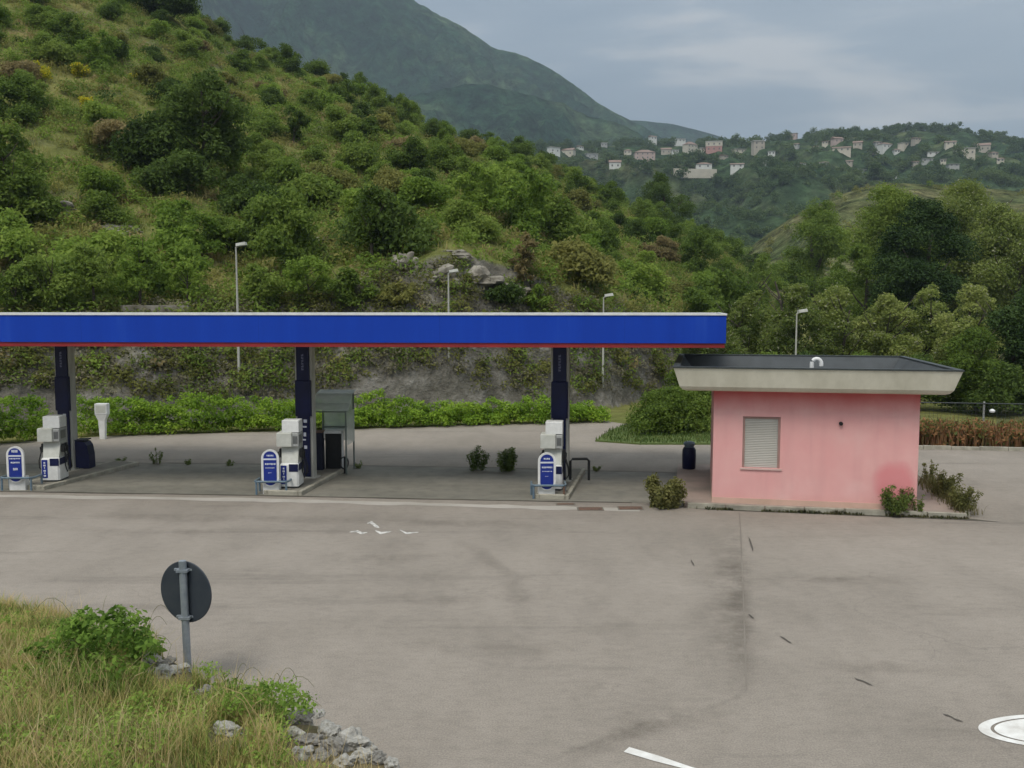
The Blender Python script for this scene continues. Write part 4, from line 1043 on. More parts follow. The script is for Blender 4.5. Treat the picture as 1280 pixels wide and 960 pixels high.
def make_totem(style):
    t = empty('pump_totem', (0, 0, 0))
    bs = MB(); bs.box(-.235, .235, -.10, .14, 0, .40, bev=.015); bs.build('base', M['white'], t)
    pn = MB(); pn.prism(capsule(.50, .24, 1.30), -.165, -.102); po = pn.build('board', M['white'], t)
    fcs = MB(); fcs.prism(capsule(.37, .27, 1.25), -.172, -.166); fo = fcs.build('blue_face', M['blue'], po)
    st = MB(); st.box(-.184, .184, -.178, -.1725, .36, .40); st.box(-.184, .184, -.178, -.1725, 1.00, 1.045); st.build('white_stripe', M['lettering'], fo)
    lt = MB(); rr_ = random.Random(style)
    rows = [[(1.10, .18, .05)], [(.86, .28, .05), (.76, .26, .025)], [(.62, .1, .02)]] if style != 0 else [[(1.12, .17, .08)], [(.92, .30, .04), (.80, .24, .05)], [(.60, .12, .07), (.60, .12, .05)]]
    for ri, row in enumerate(rows):
        for zz, wd_, hh_ in row:
            x = -wd_/2
            while x < wd_/2 - .01:
                l_ = rr_.uniform(.018, .042); lt.box(x, x + l_, -.178, -.1725, zz + rr_.uniform(0, .012), zz + hh_); x += l_ + .012
    lt.build('lettering', M['lettering'], fo)
    return t
def make_rail(w_=.95, d_=.55):
    t = empty('guard_rail', (0, 0, 0))
    rl = MB(); rl.tube([(-w_/2, .35, .38), (-w_/2, -.12, .38), (-w_/2 + .07, -.2, .38), (w_/2 - .07, -.2, .38), (w_/2, -.12, .38), (w_/2, .35, .38)], .032, 8); rl.build('rail', M['rail'], t, smooth=True)
    for x, y in ((-w_/2 + .05, -.17), (w_/2 - .05, -.17), (-w_/2, .34), (w_/2, .34)):
        lg = MB(); lg.tube([(x, y, 0), (x, y, .36)], .032, 8); lg.build('leg', M['rail'], t)
    return t
tot_lab = ['round topped blue and white board with the most white lettering, near the navy cabinet', 'round topped blue and white board before the pump with the glazed shelter', 'round topped blue and white board standing before the pump with the hoop rail']
rail_lab = ['low blue grey guard rail round the board before the navy cabinet pump', 'low blue grey guard rail round the board before the shelter pump', 'low blue grey guard rail with one rusty leg, before the hoop rail pump']
for k, pt in enumerate((G(24, 612), G(340, 617), G(683, 622))):
    t = make_totem(k); t.location = (pt.x, pt.y, .0); tag(t, tot_lab[k], 'sign board', 'round topped boards before the pumps'); t.rotation_euler[2] = R(2)
    g = make_rail(); g.location = (pt.x + (.02, .03, .06)[k], pt.y, 0); tag(g, rail_lab[k], 'guard rail', 'guard rails before the pumps')
    if k == 2: g.children[1].data.materials[0] = M['rust']
# black hoop rail at the rear of island three
q = on_island(2, .30, 1.9, .115)
hp = MB(); hp.tube([(0, 0, 0), (0, 0, .60), (.05, 0, .66), (.50, .03, .66), (.56, .03, .60), (.56, .03, .13 - .115)], .04, 10)
o = hp.build('hoop_rail', M['black'], loc=(q.x, q.y + .3, .12), smooth=True); tag(o, 'black bent tube hoop rail beside the pump with the hanging hose', 'rail')
# navy cabinet beside column one
pt = G(107, 589)
cb = tag(empty('cabinet', (pt.x, pt.y, 0)), 'navy blue cabinet with a curved sloping side next to the grey column', 'cabinet')
mb = MB(); mb.prism([(-.22, .12), (.22, .12), (.215, .55), (.16, .86), (.08, .98), (-.22, 1.02)], -.2, .25); mb.build('body', M['navy'], cb)
mb = MB(); mb.box(-.24, .10, -.22, .27, 1.023, 1.06); mb.build('lid', M['navyflat'], cb)
mb = MB(); mb.box(-.2, .2, -.18, .23, 0.0, .12); mb.build('base', M['kerb'], cb)
# white meter box on a tapered foot before the hedge
pt = G(131, 548)
mt = tag(empty('meter_box', (pt.x, pt.y - .15, 0)), 'white square topped meter box on a tapering post against the long hedge', 'meter box')
mb = MB(); mb.add([(-.10,-.09,0),(.10,-.09,0),(.10,.09,0),(-.10,.09,0),(-.13,-.10,.75),(.13,-.10,.75),(.13,.10,.75),(-.13,.10,.75),(-.24,-.14,1.02),(.24,-.14,1.02),(.24,.14,1.02),(-.24,.14,1.02)], [(3,2,1,0)] + [(k+i, k+(i+1)%4, k+4+(i+1)%4, k+4+i) for k in (0, 4) for i in range(4)] + [(8,9,10,11)]); mb.build('post', M['white'], mt)
mb = MB(); mb.box(-.25, .25, -.15, .15, 1.023, 1.45, bev=.02); mb.build('box', M['white'], mt)
mb = MB(); mb.box(-.2, .2, -.156, -.1505, 1.08, 1.38); mb.build('door', M['offwhite'], mt)

# ------------------------------------------------------------------ glazed shelter with its cabinets, black bin
pt = G(411, 591); sy = pt.y
sh = tag(empty('shelter', (pt.x, sy, 0), R(-3)), 'small shelter with a sloping glass roof on a dark tube frame behind the second column', 'shelter')
zt_, ze, ztop = 2.05, 2.10, 2.62
fr_ = MB()
x0, x1 = -.36, .66
for x in (x0, x1):
    fr_.tube([(x, -.35, .02), (x, -.35, 2.02)], .028, 6); fr_.tube([(x, .75, .02), (x, .75, 2.55)], .028, 6)
    fr_.tube([(x, -.36, 2.02), (x - .0, -.05, 2.22), (x, .25, 2.50), (x, .75, 2.58)], .028, 6)
for (y, z) in ((-.36, 2.02), (-.05, 2.22), (.25, 2.50), (.75, 2.58), (.75, 1.4)): fr_.tube([(x0, y, z), (x1, y, z)], .024, 6)
fr_.build('frame', mat('greenmetal', (.15, .18, .165), .5), sh)
gp = MB(); rfp = [(-.40, 2.06), (-.05, 2.26), (.25, 2.54), (.78, 2.62)]
for (y0, z0), (y1, z1) in zip(rfp[:-1], rfp[1:]): gp.add([(x0-.08,y0,z0),(x1+.10,y0,z0),(x1+.10,y1,z1),(x0-.08,y1,z1),(x0-.08,y0,z0+.012),(x1+.10,y0,z0+.012),(x1+.10,y1,z1+.012),(x0-.08,y1,z1+.012)], [(3,2,1,0),(4,5,6,7),(0,1,5,4),(1,2,6,5),(2,3,7,6),(3,0,4,7)])
gp.build('glass_roof', M['glass'], sh)
gp = MB(); gp.box(x0+.03, x1-.03, .78, .792, .95, 2.52); gp.build('rear_pane', M['glass'], sh)
gp = MB(); gp.box(x1+.03, x1+.042, -.3, .7, .95, 2.0); gp.build('side_pane', M['glass'], sh)
q = G(398, 592)
kk = tag(empty('service_cabinet', (q.x, q.y + .1, .0)), 'slim dark navy cabinet between the column and the black cabinet', 'cabinet')
mb = MB(); mb.box(-.15, .15, -.12, .22, .02, 1.32, bev=.02); mb.build('body', M['navyflat'], kk)
mb = MB(); mb.box(-.16, .16, -.13, .23, 1.323, 1.37); mb.build('lid', M['rust'], kk)
q = G(417, 590)
kk = tag(empty('service_cabinet', (q.x, q.y + .1, .0)), 'wide black cabinet with a white top edge under the glass shelter', 'cabinet')
mb = MB(); mb.box(-.25, .25, -.14, .24, .02, 1.26, bev=.015); mb.build('body', M['black'], kk)
mb = MB(); mb.box(-.30, .28, -.17, .27, 1.263, 1.34); mb.box(-.30, -.262, -.17, -.12, 1.12, 1.26); mb.box(.27, .33, -.1, -.06, .1, 1.26); mb.build('top_edge', M['white'], kk)
q = G(431, 592)
kk = tag(empty('air_line', (q.x, q.y, 0)), 'black coiled air hose on a low stand at the edge of the shelter', 'air hose')
mb = MB(); mb.tube([(0, .02, 0), (0, .02, .52)], .035, 8); mb.build('stand', M['black'], kk)
mb = MB(); mb.tube([(.13 * math.cos(t), -.03 - t * .004, .36 + .19 * math.sin(t)) for t in np.linspace(0, 18, 60)], .02, 6); mb.build('hose', M['black'], kk, smooth=True)
# blue bin by the kiosk
q = G(861, 590)
kk = tag(empty('litter_bin', (q.x, q.y, .115)), 'round dark blue litter bin standing on the paving beside the kiosk', 'bin')
mb = MB(); mb.lathe([(.19, 0), (.215, .03), (.225, .45), (.215, .62), (.17, .70)], 20); mb.build('body', M['navy'], kk, smooth=True)
mb = MB(); mb.lathe([(.15, .701), (.155, .76), (.185, .78), (.185, .83), (.15, .87), (.05, .90)], 20); mb.build('lid', M['rail'], kk, smooth=True)
mb = MB(); mb.box(-.2, .2, -.2, .2, -.11, -.003); mb.build('foot', M['kerb'], kk)

# ------------------------------------------------------------------ street lamps
def lamp(px, ptop, Y, lab, side=1):
    h = at(px, ptop, Y).z; X = (px - 640) / F * Y
    z0 = 0 if px > 800 else max(0, hill(X, Y))
    t = tag(empty('street_lamp', (X, Y, z0)), lab, 'street lamp', 'street lamps round the forecourt'); h -= z0
    mb = MB(); mb.tube([(0, 0, -.1), (0, 0, h * .5), (0, 0, h - .05)], .068, 10, r1=.036); mb.build('pole', M['postgrey'], t, smooth=True)
    mb = MB(); mb.tube([(0, 0, h - .06), (side * .12, -.1, h + .02)], .04, 8); mb.build('arm', M['postgrey'], t)
    mb = MB(); mb.add([(side*.05,-.22,h),(side*.50,-.22,h+.06),(side*.50,.10,h+.06),(side*.05,.10,h),(side*.05,-.20,h+.13),(side*.46,-.20,h+.20),(side*.46,.08,h+.20),(side*.05,.08,h+.13)], [(3,2,1,0),(4,5,6,7),(0,1,5,4),(1,2,6,5),(2,3,7,6),(3,0,4,7)]); hd = mb.build('head', M['offwhite'], t)
    mb = MB(); mb.add([(side*.09,-.2,h-.012),(side*.44,-.2,h+.038),(side*.44,.08,h+.038),(side*.09,.08,h-.012)], [(0,1,2,3)]); mb.build('lens', M['white'], hd)
lamp(298, 308, 42.5, 'tallest pale street lamp, standing behind the long hedge near the second column')
lamp(561, 341, 45.5, 'pale street lamp standing behind the hedge midway between two columns')
lamp(754, 371, 48.5, 'pale street lamp at the end of the long hedge, by the third column')
lamp(995, 391, 47, 'pale street lamp rising behind the kiosk roof')

# ------------------------------------------------------------------ weeds on the paving
def weed(px, py, hpx, wpx, seed, lab, name='weed', style='weed', m=None, group=None, per=420, leaf=.036, z=0.0):
    c = G(px, py, z); s = c.length / F; h, R_ = hpx * s, wpx * .5 * s; rg_ = np.random.default_rng(seed)
    t = tag(empty(name, c), lab, 'weed', group)
    st = MB(); cs, rs = [], []
    for i in range(max(5, int(wpx / 3.5))):
        a = rg_.random() * 6.28; rr_ = R_ * rg_.uniform(.15, 1.0); hh_ = h * rg_.uniform(.55, 1) * (1 - .25 * rr_ / R_)
        q = Vector((math.cos(a) * rr_, math.sin(a) * rr_, hh_)); mid_ = Vector((q.x * .35, q.y * .35, hh_ * .55)); f0_ = Vector((q.x * .45, q.y * .45, 0)); mid_ = Vector((q.x * .7, q.y * .7, hh_ * .5)); st.tube([f0_, mid_, q], .010, 5, r1=.004)
        for f in (.12, .3, .5, .7, .92):
            p = f0_.lerp(mid_, min(1, f * 2)) if f < .5 else mid_.lerp(q, (f - .5) * 2)
            cs.append(tuple(p)); rs.append(max(.04, R_ * rg_.uniform(.16, .30)))
    st.build('stem', M['stem'], t)
    V = leaves(rg_, cs, rs, per * 8, leaf, up=.4, flat=1.25); quads_object('foliage', V, len(V) // 4, m or L_['weed'], t)
    return t
weed(197, 580, 22, 18, 1, 'small upright weed growing on the joint between the first and second pump islands')
weed(596, 588, 34, 34, 2, 'upright spiky weed, the taller and narrower of the two before the third pump island')
weed(634, 588, 30, 42, 3, 'broad low weed, the wider of the two before the third pump island')
weed(828, 634, 42, 58, 4, 'brownish green bush of weeds at the corner of the kiosk paving', m=L_['brownweed'], leaf=.045)
weed(1120, 640, 36, 40, 5, 'dark green weed clump against the foot of the pink wall', m=L_['weed'], z=.115)
weed(1150, 640, 22, 20, 6, 'small dark weed beside the clump at the foot of the pink wall', z=.115)
weed(1160, 604, 34, 24, 7, 'tall narrow weed at the back corner of the pink wall', m=L_['brownweed'], z=.115)
weed(1182, 622, 34, 40, 8, 'leggy brownish weeds on the paving edge beside the kiosk, before the tall narrow weed', m=L_['brownweed'], z=.115)
weed(1204, 638, 34, 36, 9, 'brownish weed clump at the front corner of the kiosk paving', m=L_['brownweed'], z=.115)
for k, (px, py) in enumerate(((236, 581), (286, 582), (150, 579), (450, 585), (745, 589))):
    weed(px, py, 7, 18, 20 + k, 'tiny flat weed tuft in the joint at the back of the pad', 'weed_tuft', group='tiny weed tufts along the joint', leaf=.03, per=300)
pts = []
for i in range(1500):
    x = rg.uniform(-.4, KW + 1.2); p = kpt(x, -.40 + .16 * (x + .7) / (KW + 1.8) + rg.normal(0, .045)); pts.append((p[0], p[1], 0))
pts = [p for p in pts if mnoise.noise(Vector((p[0] * 1.7, p[1] * 1.7, 2))) > -.18]
V = blades(rg, pts, [rg.uniform(.02, .10) + .16 * max(0, mnoise.noise(Vector((p[0] * 2.3, p[1] * 2.3, 6)))) for p in pts], .012, .8, 1.0); M['drygrass'] = grassmat('drygrass', [(.42, (.08, .09, .03)), (.65, (.16, .145, .055)), (.9, (.25, .21, .10))], 1.2); M['edgegrass'] = grassmat('edgegrass', [(.42, (.03, .045, .015)), (.65, (.07, .075, .03)), (.9, (.13, .11, .05))], 1.5)
tag(quads_object('edge_weeds', V, len(V) // 4, M['edgegrass']), kind='stuff')
pts = []
for i in range(900):
    y = rg.uniform(-.1, 4.6); p = kpt(KW + 1.2 + rg.normal(0, .16) - .02 * y, y); pts.append((p[0], p[1], .05))
V = blades(rg, pts, rg.uniform(.12, .5, len(pts)), .010, .6, .7); tag(quads_object('edge_weeds', V, len(V) // 4, M['drygrass']), kind='stuff')
dirt = [kpt(x, y) for x, y in ((-.5, -.36), (KW + 1.3, -.21), (KW + 1.9, -.44), (KW + 1.0, -.40), (2.5, -.42), (0, -.46))]
sheet('dirt_strip', dirt, .005, M['slot'])

# ------------------------------------------------------------------ bank in front: grass, rocks, bramble, sign
EDGE = [G(-500, 740), G(-160, 752), G(0, 776), G(110, 800), G(195, 826), G(240, 852), G(310, 892), G(400, 926), G(470, 958), G(520, 985)]
EDGE += [Vector((-.75, 7.6, 0)), Vector((-.2, 5.0, 0)), Vector((0.6, 2.2, 0)), Vector((1.5, -1, 0))]
segs = list(zip(EDGE[:-1], EDGE[1:]))
poly_bank = [(p.x, p.y) for p in EDGE] + [(1.5, -6), (-40, -6), (-40, EDGE[0].y)]
def edge_dist(x, y):
    best = 1e9
    for a, c in segs:
        dx, dy = c.x - a.x, c.y - a.y; t = max(0, min(1, ((x - a.x) * dx + (y - a.y) * dy) / (dx * dx + dy * dy)))
        best = min(best, math.hypot(x - a.x - t * dx, y - a.y - t * dy))
    return best
def bank(x, y):
    if not in_poly(x, y, poly_bank): return -.05
    d = edge_dist(x, y)
    z = .30 * min(1, d / .25) + .24 * d if d < 8 else .30 + 1.92
    return z + .10 * mnoise.fractal(Vector((x * .6, y * .6, 1)), 1, 2, 3) * min(1, d)
gx = np.linspace(-22, 2.2, 200); gy = np.linspace(-3, 18.5, 190)
P = np.zeros((200, 190, 3))
for i, x in enumerate(gx):
    for j, y in enumerate(gy): P[i, j] = (x, y, bank(x, y))
m = mat('banksoil', (.10, .085, .045), 1, (.16, .13, .07), 1.6, bmp=.8, bscale=10)
tag(grid_object('grass_bank', P, m), kind='structure')
def bank_hit(px, py): return hit(bank, px, py, 4, 20, .05) or G(px, py)
# edge stones
GE = 'rough stones edging the bank'
STONES = []
M['stone2'] = mat('stone2', (.27, .26, .235), .95, (.15, .14, .12), 4, bmp=.8, bscale=14)
sd_ = [rock('edge_stone', 60 + i, 1, .85, .62, M['bigstone' if i % 3 else 'stone2'], 4, .6) for i in range(5)]
su = [False] * 5
stone_spots = [(190, 836, 30), (205, 846, 26), (222, 842, 22), (255, 868, 20), (285, 918, 34), (376, 904, 30), (396, 900, 26), (366, 922, 26), (388, 930, 30), (412, 918, 26), (418, 940, 34), (440, 934, 40), (378, 946, 26), (400, 950, 24), (452, 952, 30), (470, 954, 26), (432, 958, 26), (488, 962, 26), (210, 830, 18), (462, 940, 18)]
for i, (px, py, wp) in enumerate(stone_spots):
    c = bank_hit(px, py); s = Vector((c.x, c.y, c.z - H)).length / F; k = i % 5
    o = sd_[k] if not su[k] else sd_[k].copy()
    if su[k]: COL.objects.link(o)
    su[k] = True
    r_ = wp * .50 * s; o.scale = (r_, r_ * rnd.uniform(.7, 1.1), r_ * rnd.uniform(.75, 1.1)); o.location = c + Vector((0, .02, r_ * .18)); STONES.append((c.x, c.y, r_)); o.rotation_euler = (rnd.uniform(-.3, .3), rnd.uniform(-.3, .3), rnd.random() * 6.28)
    tag(o, 'rough pale grey stone in the edging of the grassy bank', 'stone', GE)
def bank_pts(n, dmin=.1, dmax=7.0, x0=-13, y0=4.5, clump=None, thr=-1):
    out = []
    while len(out) < n:
        x, y = rg.uniform(x0, 0), rg.uniform(y0, 16.5)
        if not in_poly(x, y, poly_bank): continue
        d = edge_dist(x, y)
        if not dmin <= d <= dmax: continue
        if abs(x) > y * .62 + .6: continue
        u_ = Vector((x, y)).normalized()
        if any((x + u_.x * r_ * k_ - a) ** 2 + (y + u_.y * r_ * k_ - c_) ** 2 < (r_ * 1.15 + .05) ** 2 for a, c_, r_ in STONES for k_ in (0, 1.6, 3.0)): continue
        if clump and mnoise.noise(Vector((x * clump, y * clump, 3.3))) < thr: continue
        out.append((x, y, bank(x, y) - .02))
    return out
pts = bank_pts(52000, .35); hts = [rg.uniform(.10, .34) * (1.15 + .8 * mnoise.noise(Vector((p[0] * .9, p[1] * .9, 8)))) for p in pts]
V = blades(rg, pts, hts, .0045, .5, .9); tag(quads_object('grass', V, len(V) // 4, M['grass']), kind='stuff')
pts = bank_pts(3800, .45, clump=.8, thr=.08); M['straw'] = grassmat('straw', [(.4, (.34, .27, .10)), (.65, (.45, .35, .17)), (.9, (.50, .41, .23))], 1)
V = blades(rg, pts, rg.uniform(.35, .72, len(pts)), .0030, .35, .8); tag(quads_object('grass', V, len(V) // 4, M['straw']), kind='stuff')
# leafy herbs between the grass
cl_pts = bank_pts(620, .25, 6.5, clump=.7, thr=-.05)
V = leaves(rg, [(p[0], p[1], p[2] + .12) for p in cl_pts], [rg.uniform(.10, .24) for _ in cl_pts], 1900, .028, up=.6); tag(quads_object('herbs', V, len(V) // 4, L_['bramble']), kind='stuff')

# bramble clumps
def bramble(px, py, wpx, hpx, seed, lab, m, leaf=.05, n=26):
    c = bank_hit(px, py); s = (Vector((c.x, c.y, c.z - H)).length) / F; rg_ = np.random.default_rng(seed); R_, h = wpx * .5 * s, hpx * s
    t = tag(empty('bramble', c), lab, 'bramble')
    cs, rs = clumps(rg_, R_, h, -.05, n, (.13, .30), 'bush')
    V = leaves(rg_, cs, rs, 1300, leaf, up=.5); quads_object('foliage', V, len(V) // 4, m, t)
    st = MB()
    for i in range(6):
        a = rg_.random() * 6.28; L2 = R_ * rg_.uniform(.6, 1.05); q = Vector((math.cos(a) * L2, math.sin(a) * L2, h * rg_.uniform(.2, .9))); hm = h * rg_.uniform(.4, .8); st.tube([(q.x * t_, q.y * t_, (4 * hm * t_ * (1 - t_)) + q.z * t_ * t_) for t_ in np.linspace(0, 1, 9)], .005, 5, r1=.002)
    st.build('stem', M['stem'], t)
bramble(122, 852, 170, 84, 1, 'leafy green bramble bush hanging over the edge of the bank', L_['bramble'], .045, 60)
bramble(176, 826, 70, 56, 2, 'small bramble shoot next to the round sign post', L_['bramble'], n=16)
bramble(336, 908, 150, 66, 3, 'low green plants covering the edge stones before the round sign', L_['bramble'], .03, 44)
bramble(290, 884, 70, 44, 4, 'small leafy plant at the foot of the round sign post', L_['bramble'], .035, 14)
bramble(28, 786, 60, 22, 5, 'thin leafy shoots along the crest of the grassy bank', L_['bramble'], .04, 14)
# a few long arching stalks
stk = MB()
for i, (px, py, dx, h) in enumerate(((330, 965, -.25, .75), (300, 950, .2, .6), (352, 975, -.5, .9), (150, 900, .2, .5), (90, 930, -.1, .6), (250, 930, .15, .5))):
    c = bank_hit(px, py); t = tag(MB().tube([c, c + Vector((dx * .3, 0, h * .6)), c + Vector((dx * .8, .05, h * .95)), c + Vector((dx * 1.2, .1, h))], .006, 5, r1=.003).build('dry_stalk', M['straw']), 'long arching dry stalk rising out of the grass bank', 'stalk', 'dry stalks in the grass bank')
# round sign seen from behind
sb = bank_hit(236, 838); SY = sb.y + .25
base = at(236, 860, SY); top = at(228, 701, SY); cen = at(228.5, 742, SY - .0)
sg = tag(empty('round_sign', (base.x, SY, base.z)), 'round traffic sign seen from its dark back on a grey post at the bank', 'traffic sign')
ax = Vector((top.x - base.x, 0, top.z - base.z)); 
mb = MB(); mb.tube([(0, 0, -.5), ax], .0, 12); mb = MB(); pr = 4.6 / F * cen.length * .98
mb.tube([(-ax.x / ax.z * .4, 0, -.4), tuple(ax)], pr, 14); mb.build('pole', M['galv'], sg, smooth=True)
sR = 41 / F * SY * .975
dk_ = MB(); prof = [(sR - .012, -.012), (sR, -.008), (sR, .012), (sR - .015, .014)]
dm = Matrix.Rotation(R(-21), 4, 'Z') @ Matrix.Rotation(R(-90), 4, 'X')
dl = MB().lathe(prof, 48)
do = MB()
do.v, do.f, do.m = [tuple((Matrix.Translation(Vector((cen.x - base.x + .012, pr + .035, cen.z - base.z))) @ dm) @ Vector(v)) for v in dl.v], dl.f, dl.m
do.build('disc', M['signback'], sg)
for dz in (.29, -.30):
    mb = MB(); z = cen.z - base.z + dz * sR * 2 * .42 / .29 * .9; x = ax.x * z / ax.z
    mb.box(x - pr * 1.5, x + pr * 1.5, -pr - .006, pr + .03, z - .018, z + .018); mb.box(x - pr * 2.6, x + pr * 2.6, pr * .6, pr + .02, z - .014, z + .014); mb.build('clamp', M['galv'], sg)

# ------------------------------------------------------------------ village
wallc = {'white': (.68, .68, .64), 'cream': (.60, .55, .45), 'beige': (.46, .41, .34), 'pink': (.52, .40, .36), 'red': (.48, .27, .24), 'grey': (.42, .42, .40)}
for k, v in wallc.items(): M['house_' + k] = mat('house_' + k, v, .9, tuple(x * .85 for x in v), .3)
M['rooftile'] = mat('rooftile', (.27, .20, .165), .95, (.22, .15, .12), .4); M['roofpale'] = mat('roofpale', (.50, .48, .44), .9, (.42, .40, .37), .3); M['winhole'] = mat('winhole', (.12, .12, .12), .5, (.18, .17, .16), .5)
HS = [(692, 193, 16, 9, 'white', 'flat', 'flat topped pale greenish white house, first of the village by the wooded slope'),
 (711, 196, 17, 11, 'cream', 'gable', 'cream gabled house next to the flat topped white one'),
 (739, 199, 17, 7, 'grey', 'flat', 'low pale grey house below the cream gabled one'),
 (769, 212, 16, 12, 'white', 'gable', 'white gabled house with a dark opening, lowest near the wooded slope'),
 (806, 200, 28, 14, 'pink', 'hip', 'large pinkish house under a wide tiled roof'),
 (816, 175, 9, 6, 'white', 'gable', 'tiny white house up against the far mountain foot'),
 (833, 193, 14, 9, 'beige', 'gable', 'beige gabled house beside the large pinkish one'),
 (844, 192, 9, 5, 'white', 'flat', 'little white flat house between the beige and hipped cream ones'),
 (849, 178, 16, 5, 'white', 'flat', 'long low white house behind the hipped cream one'),
 (863, 190, 18, 14, 'cream', 'hip', 'tall cream house with a pointed hipped roof'),
 (893, 190, 22, 14, 'red', 'flat', 'big house with a red front under a pale upper floor'),
 (878, 191, 9, 6, 'cream', 'flat', 'small cream house between the hipped and the red fronted ones'),
 (926, 192, 24, 6, 'cream', 'flat', 'long low cream building beside the red fronted house'),
 (948, 190, 16, 13, 'beige', 'flat', 'square beige block under the trees of the ridge'),
 (880, 212, 22, 9, 'white', 'hip', 'white villa above a long pale garden wall'),
 (922, 211, 18, 7, 'white', 'gable', 'white house alone among trees below the beige block'),
 (993, 184, 14, 5, 'grey', 'gable', 'pale grey house under the wooded ridge'),
 (1000, 209, 18, 6, 'white', 'hip', 'white low house in the trees at mid slope'),
 (991, 173, 13, 7, 'pink', 'flat', 'pinkish house on the very ridge among trees'),
 (1047, 180, 14, 9, 'pink', 'gable', 'pink gabled house just behind the long cream one'),
 (1053, 191, 24, 8, 'cream', 'gable', 'long cream house with wide pale eaves'),
 (1073, 187, 12, 9, 'beige', 'gable', 'small beige house by the long cream one with eaves'),
 (1060, 206, 14, 6, 'beige', 'gable', 'beige cottage below the long cream house'),
 (1108, 188, 20, 9, 'white', 'hip', 'white house with a hipped roof below the wooded top'),
 (1133, 185, 18, 5, 'cream', 'flat', 'low cream house under the wooded top'),
 (1146, 178, 9, 5, 'beige', 'gable', 'little beige house near the hilltop trees'),
 (1167, 195, 15, 5, 'white', 'flat', 'white terrace house with a flat slab roof'),
 (1160, 204, 14, 5, 'grey', 'flat', 'pale grey house just under the white terrace house'),
 (1189, 183, 14, 7, 'cream', 'gable', 'cream gabled house close to the largest cream block'),
 (1207, 197, 24, 11, 'cream', 'flat', 'largest cream block of the hill, three storeys'),
 (1229, 190, 20, 12, 'beige', 'gable', 'tall beige house joined behind the largest cream block'),
 (1192, 211, 14, 4, 'grey', 'flat', 'long grey shed below the largest cream block'),
 (1117, 223, 10, 3, 'white', 'flat', 'white hut at the edge of the meadow hill'),
 (1076, 217, 16, 4, 'grey', 'flat', 'grey shed above the meadow hill')]
for k, (px, py) in enumerate(((725, 187), (755, 184), (785, 193), (905, 198), (965, 197), (1020, 188), (1033, 181), (1091, 192), (1121, 192), (1098, 182), (1180, 206), (1243, 197), (1031, 207), (955, 207), (1252, 204), (1145, 207))):
    HS.append((px, py, 7 + 3 * (k * 7 % 5) / 4, 5 + (k % 3) * .8, ('white', 'grey', 'cream', 'beige')[k % 4], ('gable', 'flat', 'hip')[k % 3], 'tiny pale house half hidden in the trees of the hill village'))
for k, (px, py, wp, hp_, wc, rt, lab) in enumerate(HS):
    q = hit(vill, px, py, 430, 1000, 2) or at(px, py, 985)
    s = q.y / F; W, Hh = wp * s * .88, hp_ * s * .88; D = max(6, W * .6); rz = R(rnd.uniform(-32, 32))
    t = tag(empty('house', (q.x, q.y + D * .3, q.z), rz), lab, 'house', 'houses of the hill village')
    wh = Hh * (.72 if rt != 'flat' else .93)
    mb = MB(); mb.box(-W/2, W/2, -D/2, D/2, -5, wh); 
    if wc == 'red': mb.box(-W*.52, W*.52, -D*.52, D*.5, wh * .55, wh, 1)
    mb.build('wall', [M['house_' + wc], M['house_cream']], t)
    rf = MB(); e_ = .5
    if rt == 'flat': rf.box(-W/2 - e_, W/2 + e_, -D/2 - e_, D/2 + e_, wh + .01, Hh)
    elif rt == 'gable': rf.add([(-W/2-e_,-D/2-e_,wh),(W/2+e_,-D/2-e_,wh),(W/2+e_,D/2+e_,wh),(-W/2-e_,D/2+e_,wh),(-W/2-e_,0,Hh*1.05),(W/2+e_,0,Hh*1.05)], [(3,2,1,0),(0,1,5,4),(2,3,4,5),(0,4,3),(1,2,5)])
    else: rf.add([(-W/2-e_,-D/2-e_,wh),(W/2+e_,-D/2-e_,wh),(W/2+e_,D/2+e_,wh),(-W/2-e_,D/2+e_,wh),(-W*.15,0,Hh*1.05),(W*.15,0,Hh*1.05)], [(3,2,1,0),(0,1,5,4),(2,3,4,5),(0,4,3),(1,2,5)])
    rf.build('roof', M['roofpale' if rt == 'flat' else 'rooftile'], t)
    nw = max(2, int(W / 4)); nf = max(1, int(wh / 3.2)); off = D * .52 if wc == 'red' else D / 2
    for f in range(nf):
        for i in range(nw):
            x = -W/2 + (i + .5) * W / nw; z = (f + .35) * wh / nf
            wm = MB(); wm.box(x - .6, x + .6, -off - .06, -off + .05, z, z + min(1.5, wh / nf * .5)); wm.build('window', M['winhole'], t)
# garden wall under the villa
q0, q1 = hit(vill, 842, 219, 430, 1000, 2), hit(vill, 896, 218, 430, 1000, 2)
mb = MB(); d = (q1 - q0); mb.add([q0 + Vector((0,0,-3)), q1 + Vector((0,0,-3)), q1 + Vector((0,1.5,-3)), q0 + Vector((0,1.5,-3)), q0 + Vector((0,0,4)), q1 + Vector((0,0,3.5)), q1 + Vector((0,1.5,3.5)), q0 + Vector((0,1.5,4))], [(3,2,1,0),(4,5,6,7),(0,1,5,4),(1,2,6,5),(2,3,7,6),(3,0,4,7)])
tag(mb.build('garden_wall', M['house_cream']), 'long pale garden wall below the white villa', 'wall')
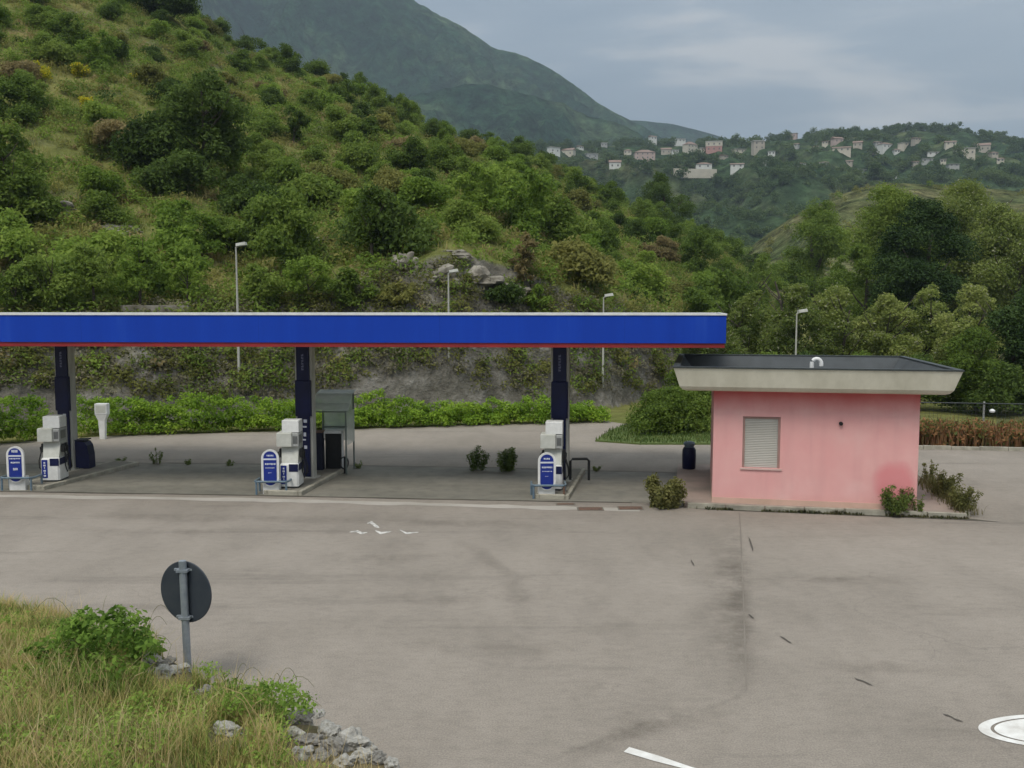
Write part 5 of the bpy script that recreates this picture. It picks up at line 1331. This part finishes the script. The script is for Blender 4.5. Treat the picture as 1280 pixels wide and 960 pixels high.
# woods on the village hill
def wood(n, pxr, yr_, fn, rr_, per, leaf, m, keep=None):
    cs, rs = [], []
    while len(cs) < n:
        p = rng.uniform(*pxr); Y = rng.uniform(*yr_); X = (p - 640) / F * Y
        if keep is not None and mnoise.noise(Vector((X * .018, Y * .012, 4))) < keep: continue
        z = fn(X, Y); r_ = rng.uniform(*rr_)
        pyy = 480 - F * math.tan(math.atan2(z - H, Y) + PITCH)
        if any(abs(p - h_[0]) < h_[2] * .55 + 1.5 and -4 < pyy - h_[1] < 10 for h_ in HS): continue
        cs.append((X, Y, z + r_ * .5)); rs.append(r_)
        if r_ > rr_[0] * 1.3: cs.append((X + rng.normal(0, r_ * .5), Y + rng.normal(0, r_ * .5), z + r_ * 1.1)); rs.append(r_ * .7)
    V = leaves(rng, cs, rs, per, leaf, flat=.9); tag(quads_object('woods', V, len(V) // 4, m), kind='stuff')
wood(1900, (560, 1420), (600, 1000), vill, (2.5, 6), 6, .95, L_['wood'], -.2)
wood(420, (640, 1420), (965, 1003), vill, (3.0, 5.5), 7, .85, L_['wood'])
wood(1300, (700, 1420), (420, 700), vill, (1.8, 4.5), 10, .65, L_['wood'], -.15)
wood(520, (840, 1500), (200, 330), mead, (.9, 2.6), 30, .32, L_['mid'], -.2)
wood(260, (840, 1500), (210, 325), mead, (.7, 1.8), 34, .28, L_['olive'], -.3)

# ------------------------------------------------------------------ air
hz = MB(); hz.box(-4500, 4500, -60, 4600, -1.2, 1300)
m = bpy.data.materials.new('haze'); m.use_nodes = True; nt = m.node_tree
for n_ in list(nt.nodes):
    if n_.type == 'BSDF_PRINCIPLED': nt.nodes.remove(n_)
pvn = nt.nodes.new('ShaderNodeVolumePrincipled'); pvn.inputs['Color'].default_value = (.70, .86, 1.0, 1); pvn.inputs['Density'].default_value = .00017; pvn.inputs['Anisotropy'].default_value = 0.0
nt.links.new(pvn.outputs[0], nt.nodes['Material Output'].inputs['Volume'])
tag(hz.build('haze', m), kind='stuff')
S.cycles.max_bounces = 8; S.cycles.diffuse_bounces = 4; S.cycles.transmission_bounces = 6; S.cycles.glossy_bounces = 2; S.cycles.transparent_max_bounces = 8; S.cycles.volume_bounces = 0
S.cycles.use_denoising = True
S.cycles.use_adaptive_sampling = True; S.cycles.adaptive_threshold = .02
